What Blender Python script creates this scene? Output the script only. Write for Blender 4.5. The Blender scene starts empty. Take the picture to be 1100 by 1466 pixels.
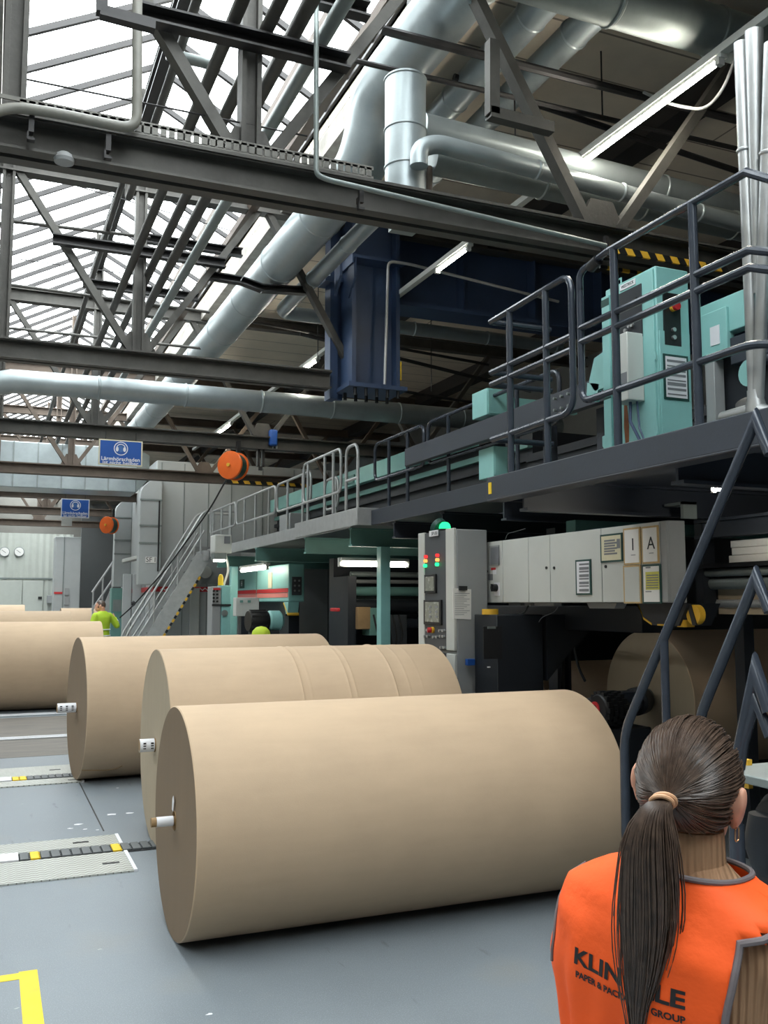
import bpy, bmesh, math, random
from mathutils import Vector, Matrix, noise
random.seed(7)
C = bpy.context.scene.collection
V = Vector
PI = math.pi
SC = bpy.context.scene
# ---------------------------------------------------------------- camera model
CF, CX, CY, YH, VX, EYE = 1330.0, 550.0, 733.0, 864.0, -15.0, 1.9
PITCH = math.atan((YH - CY) / CF)
YAW = math.atan((CX - VX) / (CF / math.cos(PITCH)))
FW = V((math.sin(YAW) * math.cos(PITCH), math.cos(YAW) * math.cos(PITCH), math.sin(PITCH)))
RT = V((math.cos(YAW), -math.sin(YAW), 0))
UP = RT.cross(FW)
EY = V((0, 0, EYE))


def P(px, py, **k):
    """where the sight line through a photograph pixel meets a world plane X=, Y=, Z= (or depth d=)"""
    d = FW + RT * ((px - CX) / CF) + UP * ((CY - py) / CF)
    (n, v), = k.items()
    if n == 'd':
        return EY + d * v
    i = 'XYZ'.index(n)
    return EY + d * ((v - EY[i]) / d[i])


cam = bpy.data.cameras.new('camera')
cam.sensor_fit = 'VERTICAL'
cam.sensor_height = 24.0
cam.lens = CF / 1466.0 * 24.0
cam.clip_start = 0.05
cam.clip_end = 300
co = bpy.data.objects.new('camera', cam)
C.objects.link(co)
co.matrix_world = Matrix((
    (RT.x, UP.x, -FW.x, EY.x), (RT.y, UP.y, -FW.y, EY.y), (RT.z, UP.z, -FW.z, EY.z), (0, 0, 0, 1)))
SC.camera = co
SC.view_settings.view_transform = 'Standard'
SC.view_settings.look = 'None'
SC.view_settings.gamma = 1.0
SC.view_settings.exposure = 0.7
SC.cycles.use_denoising = True
SC.cycles.max_bounces = 8
SC.cycles.diffuse_bounces = 4
SC.cycles.transparent_max_bounces = 12
SC.cycles.sample_clamp_indirect = 6.0
SC.cycles.caustics_reflective = False
SC.cycles.caustics_refractive = False


# ---------------------------------------------------------------- materials
def lin(c):
    def f(u):
        u /= 255.0
        return u / 12.92 if u <= 0.04045 else ((u + 0.055) / 1.055) ** 2.4
    return (f(c[0]), f(c[1]), f(c[2]), 1.0)


def mat(name, col, rough=0.6, metal=0.0, var=0.12, scale=6.0, bump=0.0, bscale=40.0, stretch=None, col2=None, emit=0.0):
    """paint-like surface: base colour broken up by two octaves of noise, with optional bump"""
    m = bpy.data.materials.new(name)
    m.use_nodes = True
    n, l = m.node_tree.nodes, m.node_tree.links
    b = n['Principled BSDF']
    b.inputs['Roughness'].default_value = rough
    b.inputs['Metallic'].default_value = metal
    base = lin(col)
    tc = n.new('ShaderNodeTexCoord')
    src = tc.outputs['Object']
    if stretch:
        mp = n.new('ShaderNodeMapping')
        mp.inputs['Scale'].default_value = stretch
        l.new(src, mp.inputs['Vector'])
        src = mp.outputs['Vector']
    if var or col2:
        nz = n.new('ShaderNodeTexNoise')
        nz.inputs['Scale'].default_value = scale
        nz.inputs['Detail'].default_value = 6
        nz.inputs['Roughness'].default_value = 0.65
        l.new(src, nz.inputs['Vector'])
        rp = n.new('ShaderNodeValToRGB')
        rp.color_ramp.elements[0].position = 0.3
        rp.color_ramp.elements[1].position = 0.72
        lo = lin(col2) if col2 else tuple(x * (1 - var) for x in base[:3]) + (1,)
        hi = base if col2 else tuple(min(1, x * (1 + var)) for x in base[:3]) + (1,)
        rp.color_ramp.elements[0].color = lo
        rp.color_ramp.elements[1].color = hi
        l.new(nz.outputs['Fac'], rp.inputs['Fac'])
        l.new(rp.outputs['Color'], b.inputs['Base Color'])
        mr = n.new('ShaderNodeMapRange')
        mr.inputs['To Min'].default_value = max(0.02, rough - 0.08)
        mr.inputs['To Max'].default_value = min(1, rough + 0.1)
        l.new(nz.outputs['Fac'], mr.inputs['Value'])
        l.new(mr.outputs['Result'], b.inputs['Roughness'])
    else:
        b.inputs['Base Color'].default_value = base
    if bump:
        nb = n.new('ShaderNodeTexNoise')
        nb.inputs['Scale'].default_value = bscale
        nb.inputs['Detail'].default_value = 3
        l.new(src, nb.inputs['Vector'])
        bp = n.new('ShaderNodeBump')
        bp.inputs['Strength'].default_value = bump
        bp.inputs['Distance'].default_value = 0.01
        l.new(nb.outputs['Fac'], bp.inputs['Height'])
        l.new(bp.outputs['Normal'], b.inputs['Normal'])
    if emit:
        b.inputs['Emission Color'].default_value = base
        b.inputs['Emission Strength'].default_value = emit
    return m


def lamp(name, col, strength):
    m = bpy.data.materials.new(name)
    m.use_nodes = True
    n, l = m.node_tree.nodes, m.node_tree.links
    n.remove(n['Principled BSDF'])
    e = n.new('ShaderNodeEmission')
    e.inputs['Color'].default_value = lin(col)
    e.inputs['Strength'].default_value = strength
    l.new(e.outputs[0], n['Material Output'].inputs['Surface'])
    return m


# ---------------------------------------------------------------- mesh builder
ORG = {}


class MB:
    def __init__(self):
        self.v, self.f, self.mi = [], [], []
        self.cur = 0

    def add(self, vs, fs):
        o = len(self.v)
        self.v += [V(x) for x in vs]
        for q in fs:
            self.f.append(tuple(i + o for i in q))
            self.mi.append(self.cur)
        return self

    def box(self, a, b):
        x0, x1 = sorted((a[0], b[0])); y0, y1 = sorted((a[1], b[1])); z0, z1 = sorted((a[2], b[2]))
        return self.add([(x0, y0, z0), (x1, y0, z0), (x1, y1, z0), (x0, y1, z0), (x0, y0, z1), (x1, y0, z1), (x1, y1, z1), (x0, y1, z1)],
                        [(0, 3, 2, 1), (4, 5, 6, 7), (0, 1, 5, 4), (1, 2, 6, 5), (2, 3, 7, 6), (3, 0, 4, 7)])

    def cbox(self, c, s):
        return self.box([c[i] - s[i] / 2 for i in range(3)], [c[i] + s[i] / 2 for i in range(3)])

    def obox(self, c, ax, ay, az, s):
        """box with its own axes"""
        c, ax, ay, az = V(c), V(ax).normalized(), V(ay).normalized(), V(az).normalized()
        vs = []
        for z in (-.5, .5):
            for (x, y) in ((-.5, -.5), (.5, -.5), (.5, .5), (-.5, .5)):
                vs.append(c + ax * (x * s[0]) + ay * (y * s[1]) + az * (z * s[2]))
        return self.add(vs, [(0, 3, 2, 1), (4, 5, 6, 7), (0, 1, 5, 4), (1, 2, 6, 5), (2, 3, 7, 6), (3, 0, 4, 7)])

    def prism(self, prof, p0, p1, up=(0, 0, 1)):
        """sweep a 2-D outline (u sideways, v up) straight from p0 to p1"""
        p0, p1 = V(p0), V(p1)
        t = (p1 - p0).normalized()
        s = t.cross(V(up))
        if s.length < 1e-4:
            s = t.cross(V((0, 1, 0)))
        s.normalize()
        u = s.cross(t)
        n = len(prof)
        vs = [p + s * a + u * b for p in (p0, p1) for a, b in prof]
        fs = [(i, (i + 1) % n, n + (i + 1) % n, n + i) for i in range(n)]
        fs += [tuple(range(n - 1, -1, -1)), tuple(range(n, 2 * n))]
        return self.add(vs, fs)

    def bar(self, p0, p1, w, h, up=(0, 0, 1)):
        return self.prism([(-w / 2, -h / 2), (w / 2, -h / 2), (w / 2, h / 2), (-w / 2, h / 2)], p0, p1, up)

    def ibeam(self, p0, p1, w, h, t=0.02, up=(0, 0, 1)):
        a, b, c = w / 2, h / 2, t / 2
        return self.prism([(-a, -b), (a, -b), (a, -b + t), (c, -b + t), (c, b - t), (a, b - t), (a, b), (-a, b), (-a, b - t), (-c, b - t), (-c, -b + t), (-a, -b + t)], p0, p1, up)

    def channel(self, p0, p1, w, h, t=0.015, up=(0, 0, 1)):
        a, b = w / 2, h / 2
        return self.prism([(-a, -b), (a, -b), (a, -b + t), (-a + t, -b + t), (-a + t, b - t), (a, b - t), (a, b), (-a, b)], p0, p1, up)

    def angle(self, p0, p1, w, t=0.012, up=(0, 0, 1)):
        a = w / 2
        return self.prism([(-a, -a), (a, -a), (a, -a + t), (-a + t, -a + t), (-a + t, a), (-a, a)], p0, p1, up)

    def tube(self, pts, r, n=12, closed=False, cap=True, r1=None):
        pts = [V(p) for p in pts]
        m = len(pts)
        def seg(i):
            return (pts[(i + 1) % m] - pts[i % m]).normalized()
        t0 = seg(0)
        a = t0.cross(V((0, 0, 1)))
        if a.length < 1e-3:
            a = t0.cross(V((0, 1, 0)))
        a.normalize()
        rings = []
        prev = t0
        for i in range(m):
            if closed:
                ti, to = seg(i - 1), seg(i)
            else:
                ti = seg(i - 1) if i > 0 else seg(0)
                to = seg(i) if i < m - 1 else seg(m - 2)
            q = prev.rotation_difference(ti)
            a = q @ a
            prev = ti
            b = ti.cross(a)
            bis = (ti + to)
            bis = bis.normalized() if bis.length > 1e-6 else ti
            rr = r if r1 is None else r + (r1 - r) * i / (m - 1)
            ring = []
            for k in range(n):
                w = 2 * PI * k / n
                o = a * (math.cos(w) * rr) + b * (math.sin(w) * rr)
                den = ti.dot(bis)
                if abs(den) > 0.3:
                    o = o - ti * (o.dot(bis) / den)
                ring.append(pts[i] + o)
            rings.append(ring)
        vs = [p for R in rings for p in R]
        fs = []
        for i in range(m if closed else m - 1):
            j = (i + 1) % m
            for k in range(n):
                fs.append((i * n + k, j * n + k, j * n + (k + 1) % n, i * n + (k + 1) % n))
        if cap and not closed:
            fs += [tuple(range(n)), tuple(range((m - 1) * n, m * n))[::-1]]
        return self.add(vs, fs)

    def lathe(self, prof, c, axis, n=32, close=True):
        """turn (radius, height) points round an axis through c"""
        c, t = V(c), V(axis).normalized()
        a = t.cross(V((0, 0, 1)))
        if a.length < 1e-3:
            a = V((1, 0, 0))
        a.normalize()
        b = t.cross(a)
        vs, fs = [], []
        for r, h in prof:
            for k in range(n):
                w = 2 * PI * k / n
                vs.append(c + t * h + a * (r * math.cos(w)) + b * (r * math.sin(w)))
        for i in range(len(prof) - 1):
            for k in range(n):
                fs.append((i * n + k, i * n + (k + 1) % n, (i + 1) * n + (k + 1) % n, (i + 1) * n + k))
        if close:
            fs += [tuple(range(n))[::-1], tuple(range((len(prof) - 1) * n, len(prof) * n))]
        return self.add(vs, fs)

    def cyl(self, p0, p1, r, n=20, r1=None):
        p0, p1 = V(p0), V(p1)
        return self.lathe([(r, 0), (r if r1 is None else r1, (p1 - p0).length)], p0, p1 - p0, n)

    def ball(self, c, r, s=(1, 1, 1), n=16):
        vs, fs = [], []
        m = n // 2
        c = V(c)
        for i in range(m + 1):
            th = PI * i / m
            for k in range(n):
                w = 2 * PI * k / n
                vs.append(c + V((r * s[0] * math.sin(th) * math.cos(w), r * s[1] * math.sin(th) * math.sin(w), r * s[2] * math.cos(th))))
        for i in range(m):
            for k in range(n):
                fs.append((i * n + k, (i + 1) * n + k, (i + 1) * n + (k + 1) % n, i * n + (k + 1) % n))
        return self.add(vs, fs)

    def quad(self, a, b, c, d):
        return self.add([a, b, c, d], [(0, 1, 2, 3)])

    def slab(self, poly, d):
        """flat polygon given thickness along vector d"""
        n = len(poly)
        d = V(d)
        vs = [V(p) for p in poly] + [V(p) + d for p in poly]
        return self.add(vs, [tuple(range(n))[::-1], tuple(range(n, 2 * n))] + [(i, (i + 1) % n, n + (i + 1) % n, n + i) for i in range(n)])

    def build(self, name, m, parent=None, bevel=0.0, smooth=35, kind=None):
        me = bpy.data.meshes.new(name)
        if parent is None:
            xs = [p.x for p in self.v]; ys = [p.y for p in self.v]; zs = [p.z for p in self.v]
            o = V(((min(xs) + max(xs)) / 2, (min(ys) + max(ys)) / 2, min(zs)))
            loc = o
        else:
            o = ORG[parent.name]
            loc = V((0, 0, 0))
        me.from_pydata([p - o for p in self.v], [], self.f)
        ms = m if isinstance(m, (list, tuple)) else [m]
        for x in ms:
            me.materials.append(x)
        if len(ms) > 1:
            for p, i in zip(me.polygons, self.mi):
                p.material_index = i
        bm = bmesh.new()
        bm.from_mesh(me)
        bmesh.ops.recalc_face_normals(bm, faces=bm.faces)
        bm.to_mesh(me)
        bm.free()
        me.shade_smooth()
        me.set_sharp_from_angle(angle=math.radians(smooth))
        ob = bpy.data.objects.new(name, me)
        C.objects.link(ob)
        ob.location = loc
        if parent is not None:
            ob.parent = parent
        ORG[ob.name] = o
        if bevel:
            bv = ob.modifiers.new('bevel', 'BEVEL')
            bv.width = bevel
            bv.segments = 2
            bv.limit_method = 'ANGLE'
            bv.angle_limit = math.radians(40)
        if kind:
            ob['kind'] = kind
        return ob


def tag(o, label, cat, group=None, kind=None):
    o['label'] = label
    o['category'] = cat
    if group:
        o['group'] = group
    if kind:
        o['kind'] = kind
    return o


def thing(name, label, cat, loc, group=None):
    o = bpy.data.objects.new(name, None)
    o.empty_display_size = 0.1
    C.objects.link(o)
    o.location = loc
    ORG[o.name] = V(loc)
    return tag(o, label, cat, group)


def kids(o):
    return [x for x in bpy.data.objects if x.parent == o]


def dup(o, loc, label=None, rz=None, parent=None):
    c = o.copy()
    C.objects.link(c)
    if parent is None:
        c.location = loc
        ORG[c.name] = V(loc)
        if label:
            c['label'] = label
        if rz is not None:
            c.rotation_euler = (0, 0, rz)
    else:
        c.parent = parent
    for ch in kids(o):
        dup(ch, None, parent=c)
    return c


def fillet(pts, r, n=5):
    pts = [V(p) for p in pts]
    out = [pts[0]]
    for i in range(1, len(pts) - 1):
        a, b, c = pts[i - 1], pts[i], pts[i + 1]
        u, w = (a - b), (c - b)
        k = min(r, u.length * .49, w.length * .49)
        p, q = b + u.normalized() * k, b + w.normalized() * k
        for j in range(n + 1):
            t = j / n
            out.append(p * (1 - t) ** 2 + b * (2 * t * (1 - t)) + q * t * t)
    out.append(pts[-1])
    return out


def rloop(pts, r, n=5):
    """closed outline with rounded corners"""
    pts = [V(p) for p in pts]
    m = len(pts)
    out = []
    for i in range(m):
        a, b, c = pts[i - 1], pts[i], pts[(i + 1) % m]
        u, w = (a - b), (c - b)
        k = min(r, u.length * .45, w.length * .45)
        p, q = b + u.normalized() * k, b + w.normalized() * k
        for j in range(n + 1):
            t = j / n
            out.append(p * (1 - t) ** 2 + b * (2 * t * (1 - t)) + q * t * t)
    return out


def text(name, s, size, m, parent, origin, xdir, ydir, depth=0.002, align='CENTER', width=None, bold=0.0):
    """raised lettering lying in the plane spanned by xdir (reading direction) and ydir"""
    cu = bpy.data.curves.new(name, 'FONT')
    cu.body = s
    cu.size = size
    cu.align_x = align
    cu.align_y = 'CENTER'
    cu.extrude = depth
    cu.offset = bold
    cu.resolution_u = 3
    tmp = bpy.data.objects.new(name, cu)
    C.objects.link(tmp)
    bpy.context.view_layer.update()
    me = bpy.data.meshes.new_from_object(tmp.evaluated_get(bpy.context.evaluated_depsgraph_get()))
    bpy.data.objects.remove(tmp)
    bpy.data.curves.remove(cu)
    xs = [v.co.x for v in me.vertices]
    if width and xs:
        k = width / (max(xs) - min(xs))
        for v in me.vertices:
            v.co.x *= k
    xd, yd = V(xdir).normalized(), V(ydir).normalized()
    zd = xd.cross(yd)
    o = V(origin) - (ORG[parent.name] if parent else V((0, 0, 0)))
    for v in me.vertices:
        v.co = o + xd * v.co.x + yd * v.co.y + zd * v.co.z
    me.materials.clear()
    me.materials.append(m)
    ob = bpy.data.objects.new(name, me)
    C.objects.link(ob)
    ob.parent = parent
    ORG[ob.name] = ORG[parent.name]
    return ob


M = {}
M['panelgrey'] = mat('charcoal_panel', (74, 78, 82), .5, 0, .06, 6)
M['steel'] = mat('weathered_steel', (80, 78, 74), .55, .3, .25, 4, .15, 30)
M['darksteel'] = mat('dark_painted_steel', (48, 46, 46), .5, .2, .25, 5)
M['brownsteel'] = mat('brown_grey_steel', (96, 84, 74), .6, .2, .25, 3, .1, 30)
M['galv'] = mat('galvanised_sheet', (158, 167, 169), .38, .45, .12, 3, .04, 12)
M['galvdark'] = mat('dull_galvanised_sheet', (134, 142, 140), .45, .4, .15, 3)
M['silver'] = mat('polished_steel_tube', (186, 188, 188), .34, .75, .06, 8)
M['galvrail'] = mat('galvanised_rail', (178, 180, 180), .42, .4, .12, 10)
M['navyrail'] = mat('navy_grey_gloss_paint', (58, 64, 74), .2, .15, .12, 9)
M['navy'] = mat('navy_grey_paint', (52, 57, 66), .5, .0, .12, 3, .05, 60)
M['black'] = mat('black_plastic', (22, 23, 25), .45, 0, .1, 10)
M['darkmach'] = mat('dark_machine_paint', (34, 38, 44), .5, .1, .15, 4)
M['pipegrey'] = mat('grey_plastic_pipe', (132, 130, 122), .5, 0, .12, 8)
M['traysteel'] = mat('dull_tray_steel', (112, 110, 104), .5, .2, .12, 8)
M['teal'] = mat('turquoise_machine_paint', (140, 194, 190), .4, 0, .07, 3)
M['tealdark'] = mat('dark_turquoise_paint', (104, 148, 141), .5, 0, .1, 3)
M['greycab'] = mat('light_grey_cabinet_paint', (196, 198, 193), .45, 0, .04, 2)
M['midgrey'] = mat('mid_grey_paint', (150, 152, 152), .5, 0, .06, 2)
M['housegrey'] = mat('pale_grey_sheet_cladding', (172, 176, 176), .5, .1, .07, 1.2)
M['white'] = mat('white_paper', (232, 230, 226), .7, 0, .03, 5)
M['label'] = mat('white_label', (226, 226, 230), .5, 0, .02, 5)
M['ink'] = mat('black_ink', (26, 26, 28), .6, 0, 0)
M['inkgrey'] = mat('grey_print', (120, 122, 126), .6, 0, 0)
M['blue'] = mat('deep_blue_paint', (50, 68, 98), .5, 0, .15, 2, .05, 20)
M['signblue'] = mat('sign_blue_enamel', (36, 84, 160), .4, 0, .03, 4)
M['yellow'] = mat('yellow_paint', (238, 200, 40), .55, 0, .1, 8)
M['red'] = mat('red_paint', (190, 40, 44), .5, 0, .06, 6)
M['orange'] = mat('orange_plastic', (236, 106, 36), .4, 0, .06, 4)
M['amber'] = mat('hazard_yellow', (226, 176, 52), .55, 0, .1, 10)
M['green'] = mat('dark_green_paint', (24, 66, 60), .5, 0, .1, 6)
M['tube'] = lamp('fluorescent_tube', (255, 248, 232), 65.0)
M['tube2'] = lamp('dim_fluorescent_tube', (255, 248, 232), 11.0)
M['screen'] = mat('grey_display', (140, 142, 132), .25, 0, .08, 30)
M['rubber'] = mat('black_rubber', (30, 31, 33), .7, 0, .1, 10)
M['cork'] = mat('pale_wood_frame', (190, 160, 110), .6, 0, .12, 20)
# ================================================================ SETTING
ZC = 6.9                       # flat ceiling
XE0, XE1, XR, ZR = -0.1, 3.1, 1.5, 7.95   # eaves and ridge of the glazed roof
YT = [5.63, 10.54, 15.18, 19.87, 24.4, 28.9, 33.4]   # roof trusses
Y0, YB = -6.0, 46.0


def brick_mat(name, col, line, w, h, mortar, rough=.8, off=0.5, var=.1):
    m = mat(name, col, rough, 0, var, 1.5, .08, 20)
    n, l = m.node_tree.nodes, m.node_tree.links
    b = n['Principled BSDF']
    src = b.inputs['Base Color'].links[0].from_socket
    br = n.new('ShaderNodeTexBrick')
    br.offset = off
    br.inputs['Scale'].default_value = 1
    br.inputs['Brick Width'].default_value = w
    br.inputs['Row Height'].default_value = h
    br.inputs['Mortar Size'].default_value = mortar
    br.inputs['Mortar'].default_value = lin(line)
    tc = n.new('ShaderNodeTexCoord')
    l.new(tc.outputs['Object'], br.inputs['Vector'])
    l.new(src, br.inputs['Color1'])
    l.new(src, br.inputs['Color2'])
    l.new(br.outputs['Color'], b.inputs['Base Color'])
    return m


def floor_mat():
    m = mat('painted_concrete_floor', (121, 129, 135), .42, 0, .12, .8, .06, 35)
    n, l = m.node_tree.nodes, m.node_tree.links
    b = n['Principled BSDF']
    src = b.inputs['Base Color'].links[0].from_socket
    tc = n.new('ShaderNodeTexCoord')

    def spots(scale, lo, hi, col, stretch=(1, 1, 1)):
        nonlocal src
        mp = n.new('ShaderNodeMapping')
        mp.inputs['Scale'].default_value = stretch
        l.new(tc.outputs['Object'], mp.inputs['Vector'])
        nz = n.new('ShaderNodeTexNoise')
        nz.inputs['Scale'].default_value = scale
        nz.inputs['Detail'].default_value = 5
        l.new(mp.outputs['Vector'], nz.inputs['Vector'])
        r = n.new('ShaderNodeMapRange')
        r.inputs['From Min'].default_value = lo
        r.inputs['From Max'].default_value = hi
        l.new(nz.outputs['Fac'], r.inputs['Value'])
        mx = n.new('ShaderNodeMix')
        mx.data_type = 'RGBA'
        l.new(r.outputs['Result'], mx.inputs['Factor'])
        l.new(src, mx.inputs['A'])
        mx.inputs['B'].default_value = lin(col)
        src = mx.outputs['Result']
    spots(1.6, .55, .8, (128, 130, 128))
    spots(11, .745, .77, (172, 175, 174), (1, 1.6, 1))
    spots(170, .52, .72, (146, 154, 160))
    spots(9, .68, .80, (84, 88, 90), (1, .25, 1))
    l.new(src, b.inputs['Base Color'])
    return m


M['floor'] = floor_mat()
M['ceil'] = brick_mat('beige_ceiling_panels', (224, 212, 194), (140, 130, 118), 60, .62, .012)
M['wall'] = mat('grey_plaster_wall', (120, 118, 112), .85, 0, .1, 1.2, .06, 20)
M['wallteal'] = mat('bluish_grey_wall', (140, 144, 144), .8, 0, .1, 1.2)
M['concrete'] = mat('pale_concrete_upstand', (186, 182, 174), .8, 0, .25, 3, .15, 14, col2=(132, 128, 120))


def glass_mat():
    m = bpy.data.materials.new('roof_glass')
    m.use_nodes = True
    n, l = m.node_tree.nodes, m.node_tree.links
    n.remove(n['Principled BSDF'])
    t = n.new('ShaderNodeBsdfTransparent')
    t.inputs['Color'].default_value = (.93, .95, .95, 1)
    g = n.new('ShaderNodeBsdfGlossy')
    g.inputs['Roughness'].default_value = .08
    nz = n.new('ShaderNodeTexNoise')
    nz.inputs['Scale'].default_value = 3.0
    nz.inputs['Detail'].default_value = 6
    tc = n.new('ShaderNodeTexCoord')
    l.new(tc.outputs['Object'], nz.inputs['Vector'])
    mr = n.new('ShaderNodeMapRange')
    mr.inputs['From Min'].default_value = .62
    mr.inputs['From Max'].default_value = .72
    mr.inputs['To Min'].default_value = .05
    mr.inputs['To Max'].default_value = .3
    l.new(nz.outputs['Fac'], mr.inputs['Value'])
    x = n.new('ShaderNodeMixShader')
    l.new(mr.outputs['Result'], x.inputs['Fac'])
    l.new(t.outputs[0], x.inputs[1])
    l.new(g.outputs[0], x.inputs[2])
    l.new(x.outputs[0], n['Material Output'].inputs['Surface'])
    return m


M['glass'] = glass_mat()

MB().box((-8, Y0, -.1), (11, YB, 0)).build('floor', M['floor'], kind='structure')
MB().box((.95, 8.3, .0), (.962, 10.7, .0012)).build('trim_1', M['darksteel'], kind='structure')
MB().box((XE1, Y0, ZC), (11, YB, ZC + .15)).build('ceiling', M['ceil'], kind='structure')
MB().box((-5.0, Y0, ZC), (XE0, YB, ZC + .15)).build('ceiling_left', M['ceil'], kind='structure')
MB().box((-8, Y0, ZC), (-6.6, YB, ZC + .15)).build('ceiling_far_left', M['ceil'], kind='structure')
MB().box((11, Y0, 0), (11.2, YB, 8.2)).build('wall_right', M['wallteal'], kind='structure')
MB().box((-8.2, Y0, 0), (-8, YB, 8.2)).build('wall_left', M['wall'], kind='structure')
MB().box((-8.2, YB, 0), (11.2, YB + .2, 8.3)).build('wall_back', M['wall'], kind='structure')
MB().box((-8.2, Y0 - .2, 0), (11.2, Y0, 8.3)).build('wall_front', M['wall'], kind='structure')


def glazing(name, a, b, n_out):
    """one roof slope of glass from eave line a=(x,z) to ridge line b, with its bars"""
    th = V((0, 0, .012))
    g = MB().slab([(a[0], Y0, a[1]), (a[0], YB, a[1]), (b[0], YB, b[1]), (b[0], Y0, b[1])], th).build(name, M['glass'], kind='structure')
    g['label'] = 'sloping patent glazing of the roof light'
    bars = MB()
    y = Y0 + .3
    while y < YB:
        bars.bar((a[0], y, a[1] - .03), (b[0], y, b[1] - .03), .045, .06)
        y += .66
    for t in (.0, 1.0):
        x, z = a[0] + (b[0] - a[0]) * t, a[1] + (b[1] - a[1]) * t
        bars.bar((x, Y0, z - .03), (x, YB, z - .03), .07, .07)
    bars.build('glazing_bars', M['darksteel'], g)
    return g


glazing('window_1', (XE0, 7.1), (XR, ZR), -1)
glazing('window_2', (XE1, 7.1), (XR, ZR), 1)
MB().slab([(-6.6, Y0, 7.0), (-5.0, Y0, 7.0), (-5.0, YB, 7.0), (-6.6, YB, 7.0)], (0, 0, .012)).build('window_3', M['glass'], kind='structure')
# upstand between the flat ceiling and the glazing
u = MB().box((XE1 - .02, Y0, 6.62), (XE1 + .16, YB, 6.86)).box((XE1, Y0, 7.0), (XE1 + .14, YB, 7.14))
y = Y0 + .4
while y < YB:
    u.box((XE1 + .01, y, 6.86), (XE1 + .12, y + .14, 7.0))
    y += 1.32
u.build('trim_2', M['concrete'], kind='structure')
MB().box((XE0 - .16, Y0, 6.62), (XE0 + .02, YB, 7.14)).build('trim_3', M['concrete'], kind='structure')
# ceiling's own long beams
MB().box((5.95, Y0, 6.62), (6.25, YB, 6.9)).build('trim_4', M['darksteel'], kind='structure')
MB().box((9.2, Y0, 6.62), (9.5, YB, 6.9)).build('trim_5', M['darksteel'], kind='structure')

# sky
w = bpy.data.worlds.new('overcast_sky')
SC.world = w
w.use_nodes = True
bg = w.node_tree.nodes['Background']
bg.inputs['Color'].default_value = (.95, .98, 1.0, 1)
SKY = 8.0
bg.inputs['Strength'].default_value = SKY


def portal(c, sx, sy):
    a = bpy.data.lights.new('skylight_portal', 'AREA')
    a.shape = 'RECTANGLE'
    a.size, a.size_y = sx, sy
    a.cycles.is_portal = True
    o = bpy.data.objects.new('skylight_portal', a)
    o.location = c
    C.objects.link(o)


portal((1.5, 20, 8.2), 3.6, 52)
portal((-5.8, 20, 7.1), 1.6, 52)

# ================================================================ ROOF STEEL
def truss(k, y, label):
    t = thing('roof_truss', label, 'truss', (1.43, y, 4.5), 'lattice roof trusses across the hall')
    xr = 3.72 if k == 1 else 10.9
    xl = -1.4
    S = M['brownsteel'] if k > 2 else M['steel']
    b = MB()
    b.channel((xl, y - .07, 4.6), (xr, y - .07, 4.6), .09, .2)
    b.channel((xr, y + .07, 4.6), (xl, y + .07, 4.6), .09, .2)
    b.box((xl, y - .13, 4.695), (xr, y + .13, 4.715))
    b.build('bottom_chord', S, t)
    b = MB()
    b.ibeam((-3.1, y, 6.68), (10.8, y, 6.68), .16, .2)
    b.build('top_chord', M['darksteel'] if k == 0 else S, t)
    for x, z1 in ((0.02, 7.1), (1.43, 7.85), (4.2, 6.6), (6.95, 6.6)):
        if k == 1 and x > 4:
            continue
        wd = .13 if x < 2 else .08
        MB().ibeam((x, y, 4.7), (x, y, z1), wd, wd, .03, up=(1, 0, 0)).build('post', S, t) if x < 2 else None
    for (xa, za, xb, zb) in ((-1.3, 4.7, -.08, 6.62), (.1, 6.62, 1.36, 4.72), (1.52, 4.72, 2.82, 6.62), (2.92, 6.62, 4.05, 4.72), (4.3, 4.72, 5.7, 6.62), (5.9, 6.62, 7.0, 4.72), (7.2, 4.72, 8.6, 6.62)):
        if k == 1 and xa > 3.5:
            continue
        MB().bar((xa, y, za), (xb, y, zb), .075, .1, up=(0, 1, 0)).build('diagonal', S, t)
    for x in (1.43, 4.17):
        if k == 1 and x > 3.5:
            continue
        MB().slab([(x - .22, y - .02, 4.7), (x + .22, y - .02, 4.7), (x + .1, y - .02, 4.95), (x - .1, y - .02, 4.95)], (0, .04, 0)).build('gusset_plate', S, t)
    return t


TL = ['grey steel roof truss nearest to the camera, its chord ending above the turquoise cabinet',
      'second roof truss, its bottom chord ending at the hanging blue column',
      'third roof truss, carrying the upper blue hearing sign and the orange reel',
      'fourth roof truss, crossing just below the upper blue hearing sign',
      'fifth roof truss, carrying the lower blue hearing sign',
      'sixth roof truss, second from the back of the hall',
      'rearmost small roof truss in front of the corrugated back wall']
for k, y in enumerate(YT):
    truss(k, y, TL[k])

# cable tray with holes lying on the nearest chord
def holed(name):
    m = mat(name, (150, 148, 140), .45, .6, .1, 8)
    n, l = m.node_tree.nodes, m.node_tree.links
    b = n['Principled BSDF']
    src = b.inputs['Base Color'].links[0].from_socket
    br = n.new('ShaderNodeTexBrick')
    br.offset = 0
    br.inputs['Scale'].default_value = 1
    br.inputs['Brick Width'].default_value = .045
    br.inputs['Row Height'].default_value = .2
    br.inputs['Mortar Size'].default_value = .014
    br.inputs['Color1'].default_value = br.inputs['Color2'].default_value = lin((226, 228, 226))
    l.new(src, br.inputs['Mortar'])
    tc = n.new('ShaderNodeTexCoord')
    l.new(tc.outputs['Object'], br.inputs['Vector'])
    l.new(br.outputs['Color'], b.inputs['Base Color'])
    return m


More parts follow.
